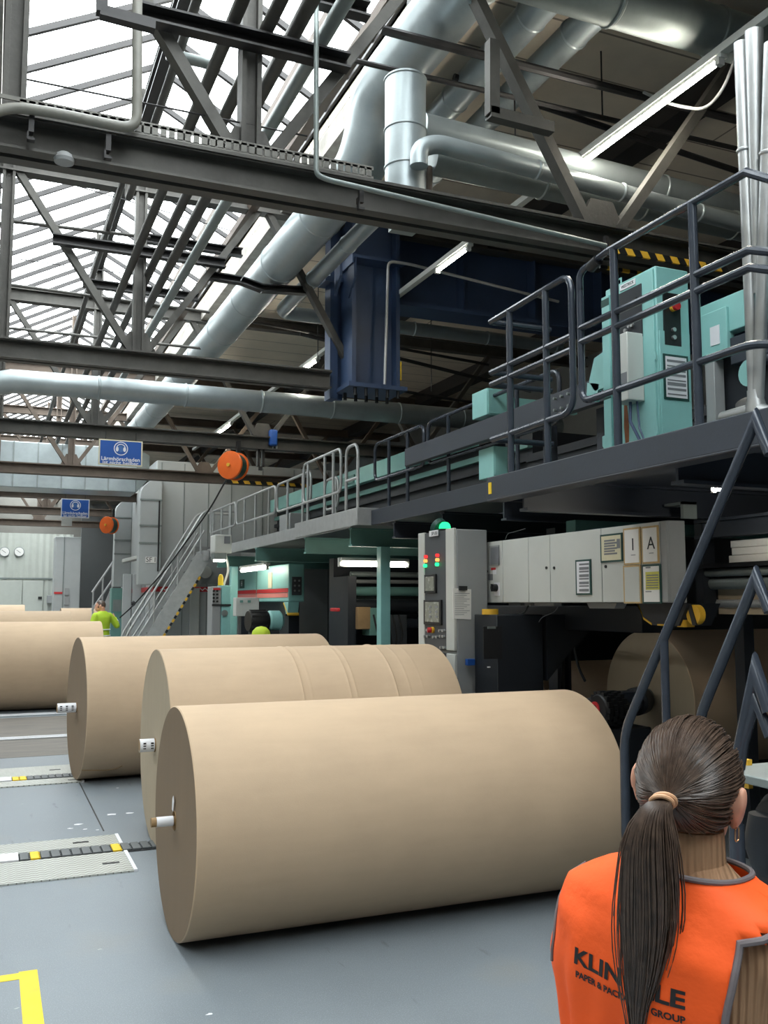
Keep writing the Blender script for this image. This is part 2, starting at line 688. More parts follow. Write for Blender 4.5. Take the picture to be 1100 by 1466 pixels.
M['holed'] = mat('perforated_tray', (140, 138, 130), .45, .6, .1, 8)
t = MB()
for i in range(44):
    x = .05 + i * .05
    t.box((x, 5.5, 4.725), (x + .036, 5.51, 4.79))
t.box((-.6, 5.5, 4.775), (2.25, 5.51, 4.80)).box((-.6, 5.5, 4.716), (2.25, 5.72, 4.73)).box((-.6, 5.71, 4.73), (2.25, 5.72, 4.8))
tag(t.build('cable_tray', M['traysteel']), 'perforated metal cable tray lying along the nearest truss chord', 'cable tray')

def pipe(name, pts, r, m, label, cat='pipe', bend=.1, group=None, n=12, seams=0, seam_m=None):
    pts = fillet(pts, bend) if bend else [V(p) for p in pts]
    if not seams:
        return tag(MB().tube(pts, r, n).build(name, m), label, cat, group)
    o = thing(name, label, cat, tuple(V(pts[0])), group)
    MB().tube(pts, r, n).build('sheet_tube', m, o)
    acc = 0
    b = None
    for a, c in zip(pts[:-1], pts[1:]):
        L = (c - a).length
        d = (c - a).normalized()
        s = seams - acc % seams if acc else seams
        while s < L and L > .6:
            q = a + d * s
            MB().lathe([(r + .001, -.018), (r + .01, -.008), (r + .01, .008), (r + .001, .018)], q, d, n, close=False).build('seam_band', seam_m or m, o)
            s += seams
    return o


# grey pipe with elbows along the nearest truss
yq = 5.42
pipe('drain_pipe', [P(-20, 165, Y=yq), P(17, 153, Y=yq), P(70, 160, Y=yq), P(196, 186, Y=yq), P(197, -60, Y=yq)], .03, M['pipegrey'], 'grey pipe on the nearest truss turning upward near the glass roof', bend=.1)
pipe('conduit', [P(453, -40, Y=5.4), P(453, 82, Y=5.4), P(453, 250, Y=5.4), P(468, 257, Y=5.4), P(868, 352, Y=5.4)], .017, M['galvdark'], 'thin conduit dropping to the nearest truss chord and running right along it', bend=.06)
# clips
for i, (px, py) in enumerate(((45, 178), (155, 205), (517, 280), (868, 348))):
    c = P(px, py, Y=5.46)
    o = MB().cbox(c, (.03, .03, .1)).box((c.x - .02, c.y - .02, c.z - .1), (c.x + .02, c.y + .02, c.z - .085)).box((c.x - .012, c.y, c.z - .04), (c.x + .012, 5.518, c.z - .0)).box((c.x - .022, c.y - .015, c.z - .1), (c.x - .012, c.y + .015, c.z - .05)).build('pipe_clip', M['darksteel'])
    tag(o, ['pipe clip at the left end of the nearest truss chord', 'pipe clip below the elbow of the grey pipe on the nearest truss', 'pipe clip beside the vertical silver duct on the nearest chord', 'pipe clip at the right railing end of the nearest chord'][i], 'clip', 'pipe clips on the nearest truss')
c = P(92, 226, Y=5.55)
tag(MB().lathe([(.0, 0), (.055, .0), (.06, .02), (.05, .045), (.03, .06)], (c.x, c.y, c.z - .03), (0, 0, 1), 20).build('smoke_detector', M['midgrey']), 'small round smoke detector under the nearest truss chord', 'smoke detector')

# pipes running the length of the roof light, laid on channels
GP = 'long pipes running under the glass roof'
for x, z, r, a, m, lb in ((1.30, 5.62, .045, 4.2, 'steel', 'leftmost long pipe under the glass roof'), (1.52, 5.62, .045, 3.6, 'steel', 'second long pipe from the left under the glass roof'),
                          (1.70, 5.63, .05, 3.2, 'steel', 'third long pipe from the left under the glass roof'), (1.90, 5.64, .05, 3.0, 'galvdark', 'rightmost long pipe under the glass roof')):
    pipe('overhead_pipe', [(x, a, z), (x, 9, z), (x, 9.3, z + .0), (x, 17 if x > 1.6 else 30, z)], r, M[m], lb, group=GP, bend=0)
pipe('overhead_pipe', [(1.12, 5.0, 5.9), (1.12, 9.2, 5.9), (1.12, 9.2, 6.3), (1.12, 30, 6.3)], .035, M['steel'], 'thin stepped pipe left of the other long roof pipes', group=GP, bend=.1)
pipe('overhead_pipe', [(1.0, 6.3, 5.75), (1.35, 6.3, 5.75), (1.35, 7.6, 5.75)], .04, M['galvdark'], 'short bent pipe behind the first diagonal of the nearest truss', group=GP, bend=.1)
GC = 'channel brackets carrying the roof pipes'
for i, (pa, pb, yy) in enumerate((((198, 32), (492, 102), 5.62), ((75, 343), (320, 385), 10.5), ((118, 405), (282, 432), 12.6), ((196, 342), (344, 368), 11.4), ((430, 5), (520, 30), 5.58))):
    a, b = P(*pa, Y=yy), P(*pb, Y=yy)
    z = (a.z + b.z) / 2
    o = MB().channel((a.x, yy - .1, z), (b.x, yy - .1, z), .09, .11).build('pipe_bracket', M['darksteel'])
    tag(o, ['dark channel bracket high on the nearest truss post', 'dark channel bracket crossing the second truss diagonal', 'lowest of the dark channel brackets under the glass roof', 'short rear channel bracket beneath the long pipes', 'short channel bracket at the top beside the bent silver duct'][i], 'bracket', GC)
# longitudinal steel
tag(MB().ibeam((1.40, Y0, 7.3), (1.40, YB, 7.3), .12, .18).build('ridge_purlin', M['darksteel']), 'dark steel purlin running under the ridge of the glass roof', 'beam')
for i, (x, z) in enumerate(((2.72, 6.62), (2.5, 6.9))):
    tag(MB().angle((x, Y0, z), (x, YB, z), .1).build('eaves_purlin', M['brownsteel']), ['lower brown steel angle along the right eave of the glass roof', 'upper brown steel angle along the right eave of the glass roof'][i], 'beam', 'eaves purlins')
# square hanger frame at top left and the strut on the ridge side
a, b = P(150, -30, Y=5.0), P(150, 22, Y=5.0)
t = MB()
t.channel(P(146, -30, Y=5.05), P(146, 20, Y=5.05), .06, .06, up=(0, 1, 0)).channel(P(143, 17, Y=5.05), P(222, 38, Y=5.05), .06, .06, up=(0, 1, 0))
tag(t.build('ceiling_hanger', M['darksteel']), 'angled dark hanger frame at the top left near the grey pipe', 'hanger')
t = MB().channel(P(705, 60, Y=5.5), P(705, 165, Y=5.5), .08, .08, up=(0, 1, 0)).channel(P(700, 162, Y=5.5), P(790, 185, Y=5.5), .08, .08, up=(0, 1, 0))
tag(t.build('ceiling_hanger', M['steel']), 'grey hanger frame beside the diagonal right of the silver ducts', 'hanger')
# tie wires and thin rods
for i, (p0, p1, yy, r) in enumerate((((35, 113), (440, 195), 5.62, .006), ((20, 240), (330, 330), 11.4, .007), ((20, 370), (300, 408), 13.5, .007))):
    tag(MB().tube([P(*p0, Y=yy), P(*p1, Y=yy)], r, 6).build('tie_wire', M['darksteel']), ['thin tie wire behind the nearest truss under the glass roof', 'thin tie wire behind the second truss', 'thin tie wire in front of the third truss'][i], 'wire', 'tie wires under the glass')
GH = 'thin tubes crossing under the glass roof'
for i, (p0, pm, p1, yy) in enumerate((((-20, 324), (17, 317), (215, 340), 11.0), ((-20, 411), (17, 408), (300, 447), 12.8), ((-20, 472), (17, 470), (300, 500), 14.2))):
    tag(MB().tube([P(*p0, Y=yy), P(*pm, Y=yy), P(*p1, Y=yy)], .022, 8).build('cross_tube', M['steel']), ['highest thin tube crossing under the glass roof', 'middle thin tube crossing under the glass roof', 'lowest thin tube crossing under the glass roof'][i], 'pipe', GH)
# dark pipes crossing under the flat ceiling, near
GD = 'dark pipes crossing under the flat ceiling'
for i, (p0, p1, yy, r) in enumerate((((545, 42), (1055, 172), 6.1, .035), ((500, 85), (1056, 213), 6.4, .022), ((650, 110), (1056, 245), 6.9, .03), ((430, 478), (760, 560), 13.0, .03), ((345, 458), (700, 522), 13.6, .025), ((300, 515), (700, 580), 14.3, .025))):
    tag(MB().tube([P(*p0, Y=yy), P(*p1, Y=yy)], r, 8).build('ceiling_pipe', M['darksteel']), ['thick dark pipe crossing above the vertical silver duct', 'thin dark pipe crossing in front of the vertical silver duct', 'dark pipe crossing behind the long fluorescent light', 'dark pipe across the ceiling right of the blue column', 'upper thin dark pipe left of the blue column', 'lower thin dark pipe left of the blue column'][i], 'pipe', GD)
for i, (px, y0, y1, yy) in enumerate(((863, 52, 170, 6.6), (738, 40, 205, 6.6), (455, 430, 540, 13.3), (820, 470, 590, 12))):
    a, b = P(px, y0, Y=yy), P(px, y1, Y=yy)
    tag(MB().cyl((b.x, yy, b.z), (b.x, yy, ZC), .008, 6).build('hanger_rod', M['darksteel']), ['thin hanger rod left of the nearest fluorescent tube', 'thin hanger rod right of the twin silver ducts', 'thin hanger rod left of the blue column', 'thin hanger rod above the middle railing'][i], 'rod', 'hanger rods under the ceiling')
# light strips hung in a line
XS, ZS = 4.55, 5.7
tag(MB().box((XS - .035, 2.6, ZS), (XS + .035, 23, ZS + .06)).build('lighting_rail', M['greycab'], bevel=.004), 'long white lighting rail running the length of the flat ceiling', 'lighting rail')
for i, (ya, yb) in enumerate(((4.75, 6.35), (8.45, 9.15), (13.4, 14.7), (19.0, 20.6))):
    o = thing('fluorescent_light', ['nearest bright fluorescent tube on the lighting rail, upper right', 'fluorescent tube on the lighting rail right of the blue column', 'fluorescent tube on the lighting rail left of the blue column', 'farthest fluorescent tube on the lighting rail, above the orange reel'][i], 'light', (XS, ya, ZS - .07), 'fluorescent lights on the lighting rail')
    MB().box((XS - .03, ya - .05, ZS - .03), (XS + .03, yb + .05, ZS)).build('reflector', M['greycab'], o)
    MB().cyl((XS - .02, ya, ZS - .055), (XS - .02, yb, ZS - .055), .017, 10).build('tube', M['tube'], o)
    for e_ in (ya - .02, yb + .02):
        MB().cbox((XS - .015, e_, ZS - .053), (.05, .04, .05)).build('end_cap', M['greycab'], o)
pipe('loose_cable', [P(922, 132, Y=5.6), P(960, 150, Y=5.4), P(1010, 158, Y=5.2), P(1035, 130, Y=5.1), P(1055, 80, Y=5.0), P(1056, 30, Y=5.0)], .012, M['midgrey'], 'loose grey cable looping from the nearest fluorescent light', 'cable', bend=.5)

# ================================================================ DUCTS
XD = 3.08
pipe('round_duct', [(XD, 36, 6.0), (XD, 7.75, 6.0), (XD, 7.45, 6.52), (XD + .08, 1.5, 6.52)], .24, M['galv'], 'long round silver duct sloping down the hall along the roof edge', 'duct', bend=.35, n=32, seams=1.5)
o = thing('vertical_duct', 'capped vertical silver duct standing on the nearest truss chord', 'duct', (2.8, 6.2, 4.9))
MB().cyl((2.8, 6.2, 4.9), (2.8, 6.2, 5.92), .158, 36).build('sheet_tube', M['galv'], o)
for z in (4.915, 5.2, 5.5, 5.905):
    MB().lathe([(.159, -.01), (.167, -.004), (.167, .004), (.159, .01)], (2.8, 6.2, z), (0, 0, 1), 36, close=False).build('seam_band', M['galv'], o)
MB().box((2.7, 5.66, 4.72), (2.9, 6.3, 4.76)).box((2.72, 6.1, 4.76), (2.88, 6.3, 4.9)).build('foot_bracket', M['galvdark'], o)
MB().cyl((2.99, 6.2, 4.86), (2.99, 6.2, 5.25), .035, 16).build('drain_stub', M['brownsteel'], o)
pipe('branch_duct', [P(604, 183, Y=6.45), P(1110, 312, Y=6.45)], .118, M['galv'], 'thick horizontal silver duct branching right from the vertical duct', 'duct', bend=0, n=28, seams=1.2)
pipe('branch_duct', [P(600, 238, Y=5.95), P(600, 213, Y=5.95), P(625, 205, Y=5.95), P(1110, 334, Y=5.95)], .068, M['galv'], 'slim silver duct with an elbow below the thick branch duct', 'duct', bend=.15, n=20, seams=.8)
pipe('branch_duct', [P(618, 228, Y=6.2), P(1110, 336, Y=6.2)], .12, M['galvdark'], 'dull silver duct running right behind the slim elbowed duct', 'duct', bend=0, n=24, seams=1.0)
for i, (x, z, r) in enumerate(((3.75, 6.5, .13), (4.15, 6.45, .12))):
    pipe('twin_duct', [(x, 2, z), (x, 8.6 + i * .4, z)], r, M['galv'], ['left of the twin silver ducts running towards the top of the frame', 'right of the twin silver ducts running towards the top of the frame'][i], 'duct', bend=0, n=20, seams=1.3)
pipe('side_duct', [(3.5, 6.9, 5.85), (3.5, 11.9, 5.85), (4.1, 11.9, 5.85), (8.0, 11.9, 5.85)], .095, M['galv'], 'slimmer silver duct below the long duct, turning right behind the blue column', 'duct', bend=.2, n=18, seams=1.2)
pipe('cross_duct', [P(-30, 553, Y=13.6), P(17, 546, Y=13.6), P(150, 556, Y=13.6), P(680, 601, Y=13.6), P(800, 612, Y=13.6)], .165, M['galv'], 'horizontal silver duct crossing the hall in front of the long duct', 'duct', bend=0, n=28, seams=1.15)
a = P(960, 30, Y=5.0)
pipe('overhead_duct', [(a.x - 1.4, 5.0, a.z + .02), (a.x + 2, 5.0, a.z + .02)], .17, M['galvdark'], 'dark silver duct crossing the top right corner', 'duct', bend=0, n=24, seams=.9)
a = P(622, 5, Y=6.6)
tag(MB().lathe([(.0, -.2), (.12, -.2), (.2, -.1), (.2, .1), (.1, .16)], a, (1, -.1, .2), 24).build('fan_housing', M['darksteel']), 'dark round fan housing at the top beside the upper silver duct', 'fan')
b = MB().channel(P(294, 394, Y=10.62), P(346, 402, Y=10.62), .1, .09).channel(P(346, 402, Y=10.62), P(375, 413, Y=10.62), .1, .09).channel(P(375, 413, Y=10.62), P(440, 417, Y=10.62), .1, .09)
tag(b.build('duct_bracket', M['black']), 'black bracket hooking under the long silver duct', 'bracket')

# ================================================================ BLUE COLUMN
bl = thing('blue_column', 'deep blue hanging steel column with a bolted plate at its foot', 'column', (4.1, 10.4, 4.45))
ya, yb = 10.2, 10.62
for i, x in enumerate((3.92, 4.5)):
    MB().box((x - .025, ya, 4.52), (x + .025, yb, 6.7)).build('flange', M['blue'], bl)
MB().box((3.94, 10.34, 4.52), (4.48, 10.38, 6.7)).build('web', M['blue'], bl)
MB().box((3.74, 10.55, 4.4), (3.84, 10.75, 6.9)).box((3.84, 10.6, 4.4), (3.92, 10.65, 6.9)).build('rear_flange', M['blue'], bl)
MB().box((3.86, 10.1, 6.05), (4.56, 10.7, 6.09)).box((3.86, 10.1, 5.98), (3.9, 10.7, 6.05)).box((3.66, 10.5, 5.86), (3.9, 10.8, 5.92)).build('collar', M['blue'], bl)
for x in (3.88, 3.7):
    MB().slab([(x, 10.1, 6.05), (x, 10.1, 5.8), (x + .0, 10.3, 5.6), (x, 10.3, 6.05)], (.03, 0, 0)).build('stiffener', M['blue'], bl)
MB().box((3.82, 10.1, 4.47), (4.58, 10.72, 4.52)).build('foot_plate', M['blue'], bl)
for i in range(5):
    for yy in (10.16, 10.5):
        MB().cyl((3.92 + i * .14, yy, 4.38), (3.92 + i * .14, yy, 4.47), .022, 8).build('bolt', M['black'], bl)
MB().box((4.53, 10.2, 4.62), (4.545, 10.3, 4.85)).build('warning_sticker', M['yellow'], bl)
g = thing('blue_girder', 'dark blue plate girder running right from the top of the column', 'girder', (6.5, 10.8, 5.6))
MB().box((4.55, 10.75, 5.75), (10.8, 10.8, 6.88)).build('web', M['blue'], g)
MB().box((4.55, 10.55, 5.70), (10.8, 11.0, 5.75)).build('bottom_flange', M['blue'], g)
for x in (5.6, 6.7, 7.8, 8.9):
    MB().box((x, 10.56, 5.75), (x + .02, 10.75, 6.86)).build('stiffener', M['blue'], g)
pipe('conduit', [P(551, 550, Y=10.05), P(556, 374, Y=10.05), P(586, 378, Y=10.05), P(800, 432, Y=10.05)], .018, M['galvrail'], 'thin conduit up the right side of the blue column and along the girder', bend=.08)
# ================================================================ RAISED WALKWAYS
DZ = 2.77
pf = thing('walkway_platform', 'dark grey raised walkway platform carrying the turquoise cabinet', 'platform', (5.0, 3.0, 2.4))
MB().box((3.2, -3.5, DZ - .02), (8.5, 5.68, DZ)).build('deck_plate', M['navy'], pf)
f = MB().box((3.19, -3.5, 2.62), (3.21, 5.69, DZ + .01)).box((3.19, -3.5, 2.61), (3.32, 5.69, 2.625))
f.build('edge_fascia', M['navy'], pf, bevel=.006)
MB().box((3.2, 5.675, 2.62), (8.5, 5.69, DZ + .01)).build('end_fascia', M['navy'], pf)
for y in (.6, 2.2, 3.9, 5.45):
    MB().ibeam((3.34, y, 2.64), (8.4, y, 2.64), .1, .22).build('joist', M['navy'], pf)
for x in (5.0, 6.9):
    MB().ibeam((x, -3.4, 2.46), (x, 5.6, 2.46), .12, .14).build('bearer', M['navy'], pf)
for (x, y) in ((6.9, 3.0), (6.9, 5.3), (7.6, .5)):
    MB().ibeam((x, y, 0), (x, y, 2.4), .14, .14, .03, up=(1, 0, 0)).build('leg', M['navy'], pf)
MB().box((3.183, 5.62, 2.66), (3.189, 5.655, 2.74)).build('hazard_sticker', M['yellow'], pf)

FZ = 3.07
pf2 = thing('walkway_platform', 'dark grey and galvanised long raised walkway further back behind the railings', 'platform', (5.4, 12, 2.6))
MB().box((4.42, 5.75, FZ - .03), (5.9, 20.4, FZ - .005)).build('deck_plate', M['galvdark'], pf2)
MB().box((4.39, 5.75, FZ - .19), (4.42, 10.8, FZ)).build('edge_fascia', M['navy'], pf2, bevel=.005)
MB().box((4.38, 11.55, FZ - .17), (4.42, 20.4, FZ + .02)).build('galvanised_kickplate', M['galvrail'], pf2, bevel=.005)
MB().box((4.2, 10.83, FZ - .19), (4.24, 13.4, FZ + .03)).box((4.2, 10.8, FZ - .19), (4.7, 10.83, FZ + .03)).box((4.24, 10.83, FZ - .05), (4.5, 13.4, FZ - .02)).build('landing_kickplate', M['galvrail'], pf2, bevel=.005)
for y in (6.3, 7.6, 8.9, 10.2):
    MB().ibeam((4.44, y, 2.78), (8.3, y, 2.78), .1, .2).build('joist', M['navy'], pf2)
for y in (11.3, 13.2, 16, 19):
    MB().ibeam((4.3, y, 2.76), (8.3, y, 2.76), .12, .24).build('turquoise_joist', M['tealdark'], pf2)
for (x, y, m) in ((4.75, 11.25, 'teal'), (4.5, 18.4, 'teal'), (5.6, 19.8, 'teal')):
    MB().box((x - .07, y - .07, 0), (x + .07, y + .07, 2.64)).build('leg', M[m], pf2, bevel=.008)
for (x, y) in ((4.75, 9.4), (8.12, 6.6), (5.3, 8.0)):
    MB().ibeam((x, y, 0), (x, y, 2.66), .16, .16, .03, up=(1, 0, 0)).build('leg', M['navy'], pf2)
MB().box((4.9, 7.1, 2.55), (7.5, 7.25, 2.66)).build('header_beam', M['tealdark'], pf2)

RR = .021
def rail_y(t, name, x, ya, yb, z, m, r=RR):
    return MB().tube([(x, ya, z), (x, yb, z)], r, 10).build(name, m, t)


# railing on the near platform; x = 3.2
ZR1, ZR2, ZR3, ZR4 = 3.93, 3.55, 3.465, 3.10
t = thing('railing', 'dark grey tubular railing on the near platform before the turquoise cabinet', 'railing', (3.22, 3.9, DZ), 'platform railings')
XR_ = 3.22
def peak(pz):
    a = P(1083, 600, X=XR_)
    return a.y
yp = peak(0)
for nm, z in (('handrail', ZR1), ('mid_rail', ZR2), ('mid_rail', ZR3), ('low_rail', ZR4)):
    dz = .06 if z > 3.8 else .035
    if nm == 'handrail':
        pts = [(XR_, 4.28, z - .0), (XR_, yp, z), (XR_, yp - .16, z - .11)]
    elif nm == 'low_rail':
        pts = fillet([(XR_, 4.57, 3.8), (XR_, 4.57, z), (XR_, yp, z), (XR_, yp - .16, z - .045)], .08)
    else:
        pts = [(XR_, 4.57, z), (XR_, yp, z), (XR_, yp - .16, z - .07)]
    MB().tube(pts, RR, 10).build(nm, M['navyrail'], t)
MB().tube(fillet([(XR_, 4.57, 3.78), (XR_, 4.57, 3.90), (XR_, 4.28, 3.93)], .08), RR, 10).build('rail_elbow', M['navyrail'], t)
MB().cyl((XR_, 4.46, 3.89), (XR_, 4.38, 3.91), .034, 12).build('pipe_clamp', M['black'], t)
for y in (4.235, 3.585):
    MB().cyl((XR_, y, DZ), (XR_, y, ZR1), .024, 12).build('post', M['navyrail'], t)
t = thing('railing', 'dark grey tubular railing at the end of the near platform, left of the turquoise cabinet', 'railing', (3.22, 5.1, DZ), 'platform railings')
MB().tube(fillet([(XR_, 5.66, ZR1 - .03), (XR_, 4.66, ZR1 - .01), (XR_, 4.66, ZR4 - .04), (XR_, 5.66, ZR4 - .05)], .12, 7), RR, 10).build('hoop_rail', M['navyrail'], t)
for z in (ZR2 - .02, ZR3 - .02):
    MB().tube([(XR_, 5.66, z), (XR_, 4.66, z)], RR, 10).build('mid_rail', M['navyrail'], t)
for y in (4.95, 5.4):
    MB().cyl((XR_, y, DZ), (XR_, y, ZR1 - .02), .022, 12).build('post', M['navyrail'], t)
for z in (ZR1 - .03, ZR2 - .02, ZR3 - .02, ZR4 - .05):
    MB().tube([(XR_, 5.66, z), (XR_ + .5, 5.66, z)], RR, 10).build('end_rail', M['navyrail'], t)
MB().cyl((XR_ + .15, 5.66, DZ), (XR_ + .15, 5.66, ZR1 - .03), .022, 12).build('post', M['navyrail'], t)

# railings of the long walkway; x = 4.4
X4, ZT, ZM = 4.42, 3.90, 3.44
def hoop(ya, yb, m, posts, label, za=ZT, zb=ZM, x=X4):
    t = thing('railing', label, 'railing', (x, (ya + yb) / 2, FZ), 'walkway railings')
    MB().tube(rloop([(x, ya, za), (x, yb, za), (x, yb, zb), (x, ya, zb)], .12), .02, 10, closed=True).build('hoop_rail', m, t)
    for y in posts:
        MB().cyl((x, y, FZ - .12), (x, y, za), .021, 10).build('post', m, t)
        if m is M['galvrail']:
            MB().box((x - .035, y - .03, FZ - .13), (x - .02, y + .03, FZ + .02)).build('post_bracket', m, t)
hoop(6.6, 9.2, M['navyrail'], (7.3, 8.7), 'dark railing hoop just left of the near platform')
hoop(9.3, 10.75, M['navyrail'], (9.75, 10.3), 'dark railing hoop beside the galvanised landing')
hoop(13.3, 15.1, M['galvrail'], (13.7, 14.5), 'galvanised railing hoop just behind the landing gate')
hoop(15.2, 17.9, M['galvrail'], (15.6, 16.5, 17.3), 'galvanised railing hoop, middle of the long walkway')
hoop(18.0, 20.3, M['galvrail'], (18.4, 19.2, 20.0), 'galvanised railing hoop at the stair end of the long walkway')
hoop(11.5, 13.1, M['galvrail'], (11.8, 12.15, 12.9), 'galvanised swing gate hoop standing out over the landing', ZT + .06, ZM - .06, 4.24)
t = thing('railing', 'narrow galvanised hoop at the corner of the landing', 'railing', (4.24, 11.1, FZ), 'walkway railings')
MB().tube(fillet([(4.24, 10.88, FZ - .1), (4.24, 10.88, ZT + .03), (4.24, 11.3, ZT + .03), (4.24, 11.3, FZ - .1)], .15, 7), .021, 10).build('hoop_rail', M['galvrail'], t)
MB().tube([(4.24, 10.88, ZM + .05), (4.24, 11.3, ZM + .05)], .02, 10).build('mid_rail', M['galvrail'], t)
t = thing('railing', 'small galvanised hoop behind the landing gate', 'railing', (4.75, 13.2, FZ), 'walkway railings')
MB().tube(rloop([(4.75, 13.0, ZT - .1), (4.75, 13.6, ZT - .1), (4.75, 13.6, ZM - .1), (4.75, 13.0, ZM - .1)], .15), .02, 10, closed=True).build('hoop_rail', M['galvrail'], t)
MB().cyl((4.75, 13.1, FZ - .02), (4.75, 13.1, ZT - .1), .02, 10).build('post', M['galvrail'], t)

# ================================================================ STEEP STAIR AT THE RIGHT
st = thing('ladder_stair', 'dark grey ladder stair foot with sloping tubular handrails at the right edge', 'stair', (2.6, 3.0, 0))
XA = 2.9
A, B, T = P(894, 1048, X=XA), P(897, 1222, X=XA), P(1083, 600, X=XA)
T2 = P(1083, 826, X=XA)
pts = [P(1102, 650, X=XA), T] + fillet([T, A, B, P(1000, 1268, X=XA), P(1000, 1032, X=XA), T2], .1)[1:] + [P(1102, 876, X=XA)]
MB().tube(pts, .023, 12).build('handrail', M['navyrail'], st)
c = P(951, 915, X=XA)
MB().cyl((XA, c.y, .0), (XA, c.y, c.z), .02, 12).build('handrail_post', M['navyrail'], st)
XB = 1.93
A, B, T = P(1054, 1100, X=XB), P(1054, 1285, X=XB), P(1083, 962, X=XB)
MB().tube([P(1102, 1020, X=XB), T] + fillet([T, A, B, P(1095, 1285, X=XB)], .06)[1:], .019, 12).build('handrail', M['navyrail'], st)
MB().tube([P(1102, 1055, X=XB), P(1083, 1002, X=XB), P(1066, 1062, X=XB), P(1060, 1100, X=XB)], .014, 12).build('handrail', M['navyrail'], st)
c = P(1056, 1180, X=XB)
MB().cyl((XB, c.y, 0), (XB, c.y, c.z), .019, 12).build('handrail_post', M['navyrail'], st)
c = P(1058, 1108, X=2.35)
MB().box((2.36, c.y - .12, c.z - .03), (3.1, c.y + .14, c.z)).build('tread', M['galvdark'], st, bevel=.004)
for xs_ in (2.9, 3.1):
    MB().box((xs_, c.y + .0, 0), (xs_ + .03, c.y + .12, c.z - .03)).build('stringer', M['navy'], st)

# ================================================================ TURQUOISE CABINET ON THE PLATFORM
CX0, CX1, CY0, CY1, CZ1 = 3.8, 4.06, 4.58, 5.1, 4.03
cb = thing('control_cabinet', 'turquoise control cabinet with rust streak on the near platform', 'cabinet', (3.93, 4.84, DZ))
MB().box((CX0, CY0, DZ + .1), (CX1, CY1, CZ1 - .0)).build('body', M['teal'], cb, bevel=.008)
MB().box((CX0 - .02, CY0 - .01, DZ), (CX1, CY1, DZ + .1)).build('plinth', M['teal'], cb, bevel=.004)
MB().box((CX0 - .012, CY0 + .015, DZ + .13), (CX0, CY1 - .09, CZ1 - .02)).build('door', M['teal'], cb, bevel=.003)
MB().box((CX0 + .01, CY0 - .01, DZ + .12), (CX1 - .01, CY0, CZ1 - .42)).build('side_panel', M['teal'], cb, bevel=.003)
MB().box((CX0 + .02, CY1 - .06, DZ + .05), (CX0 - .02, CY1 + .02, CZ1 - .05)).build('edge_column', M['teal'], cb, bevel=.003)
MB().box((CX0 - .022, CY1 - .065, CZ1 - .12), (CX0 - .02, CY1 + .02, CZ1 - .07)).box((CX0 - .022, CY1 - .065, CZ1 - .76), (CX0 - .02, CY1 + .02, CZ1 - .70)).build('dark_band', M['green'], cb)
pn = MB().box((CX0 - .02, 4.70, 3.6), (CX0 - .012, 4.96, 3.95)).build('switch_panel', M['darkmach'], cb, bevel=.003)
for y, z in ((4.745, 3.86), (4.86, 3.68), (4.82, 3.70), (4.79, 3.70)):
    MB().cyl((CX0 - .035, y, z), (CX0 - .02, y, z), .013, 12).build('knob', M['silver' if z < 3.8 else 'black'], pn)
lb = MB().box((CX0 - .016, 4.76, 3.965), (CX0 - .012, 4.92, 4.005)).build('name_plate', M['label'], cb)
text('lettering', 'WESTRICK', .03, M['ink'], lb, (CX0 - .0165, 4.84, 3.985), (0, -1, 0), (0, 0, 1), .001, width=.13)
# rust streak: a thin stain of its own
M['rust'] = mat('rust_stain', (150, 92, 44), .8, 0, .3, 12, col2=(112, 64, 34))
MB().slab([(CX0 - .0135, 4.905, 3.32), (CX0 - .0135, 4.89, 3.32), (CX0 - .0135, 4.865, 3.05), (CX0 - .0135, 4.87, 2.9), (CX0 - .0135, 4.90, 2.9), (CX0 - .0135, 4.915, 3.05)], (-.001, 0, 0)).build('rust_streak', M['rust'], cb)
ub = MB().box((CX0 - .14, 4.70, 3.18), (CX0 - .012, 4.86, 3.62)).build('junction_box', M['greycab'], cb, bevel=.006)
MB().box((CX0 - .142, 4.71, 3.28), (CX0 - .14, 4.78, 3.36)).build('rating_plate', M['inkgrey'], ub)
MB().tube([(CX0 - .08, 4.76, 3.18), (CX0 - .1, 4.74, 3.05), (CX0 - .12, 4.62, 2.9), (CX0 - .14, 4.48, 2.785)], .01, 8).tube([(CX0 - .05, 4.73, 3.18), (CX0 - .07, 4.69, 3.0), (CX0 - .12, 4.52, 2.785)], .007, 8).build('cable', M['blue'], cb)
ep = MB().box((CX0 + .05, CY0 - .012, 3.52), (CX0 + .18, CY0, 3.86)).build('operating_panel', M['black'], cb)
MB().cyl((CX0 + .115, CY0 - .035, 3.76), (CX0 + .115, CY0 - .012, 3.76), .022, 14).build('yellow_collar', M['amber'], ep)
MB().cyl((CX0 + .12, CY0 - .06, 3.765), (CX0 + .12, CY0 - .035, 3.765), .025, 14).build('emergency_button', M['red'], ep)
for z in (3.62, 3.57):
    MB().cyl((CX0 + .115, CY0 - .03, z), (CX0 + .115, CY0 - .012, z), .014, 12).build('push_button', M['silver'], ep)
nt = MB().box((CX0 + .03, CY0 - .016, 3.17), (CX0 + .225, CY0 - .01, 3.46)).build('notice_frame', M['green'], cb)
MB().box((CX0 + .045, CY0 - .018, 3.185), (CX0 + .21, CY0 - .016, 3.445)).build('notice_sheet', M['label'], nt)
b = MB()
for i in range(8):
    z = 3.2 + i * .03
    b.box((CX0 + .055, CY0 - .0195, z), (CX0 + .2, CY0 - .018, z + .009 + .006 * (i % 3)))
b.build('printed_rows', M['inkgrey'], nt)
for z in (2.95, 3.42):
    MB().cyl((CX0 - .015, CY0 + .003, z), (CX0 - .015, CY0 + .003, z + .05), .007, 8).build('hinge', M['teal'], cb)
MB().tube([(CX0 + .02, 5.0, CZ1), (CX0 + .02, 5.0, CZ1 + .04), (CX0 + .02, 4.95, CZ1 + .04), (CX0 + .02, 4.95, CZ1)], .006, 6).build('lifting_eye', M['teal'], cb)
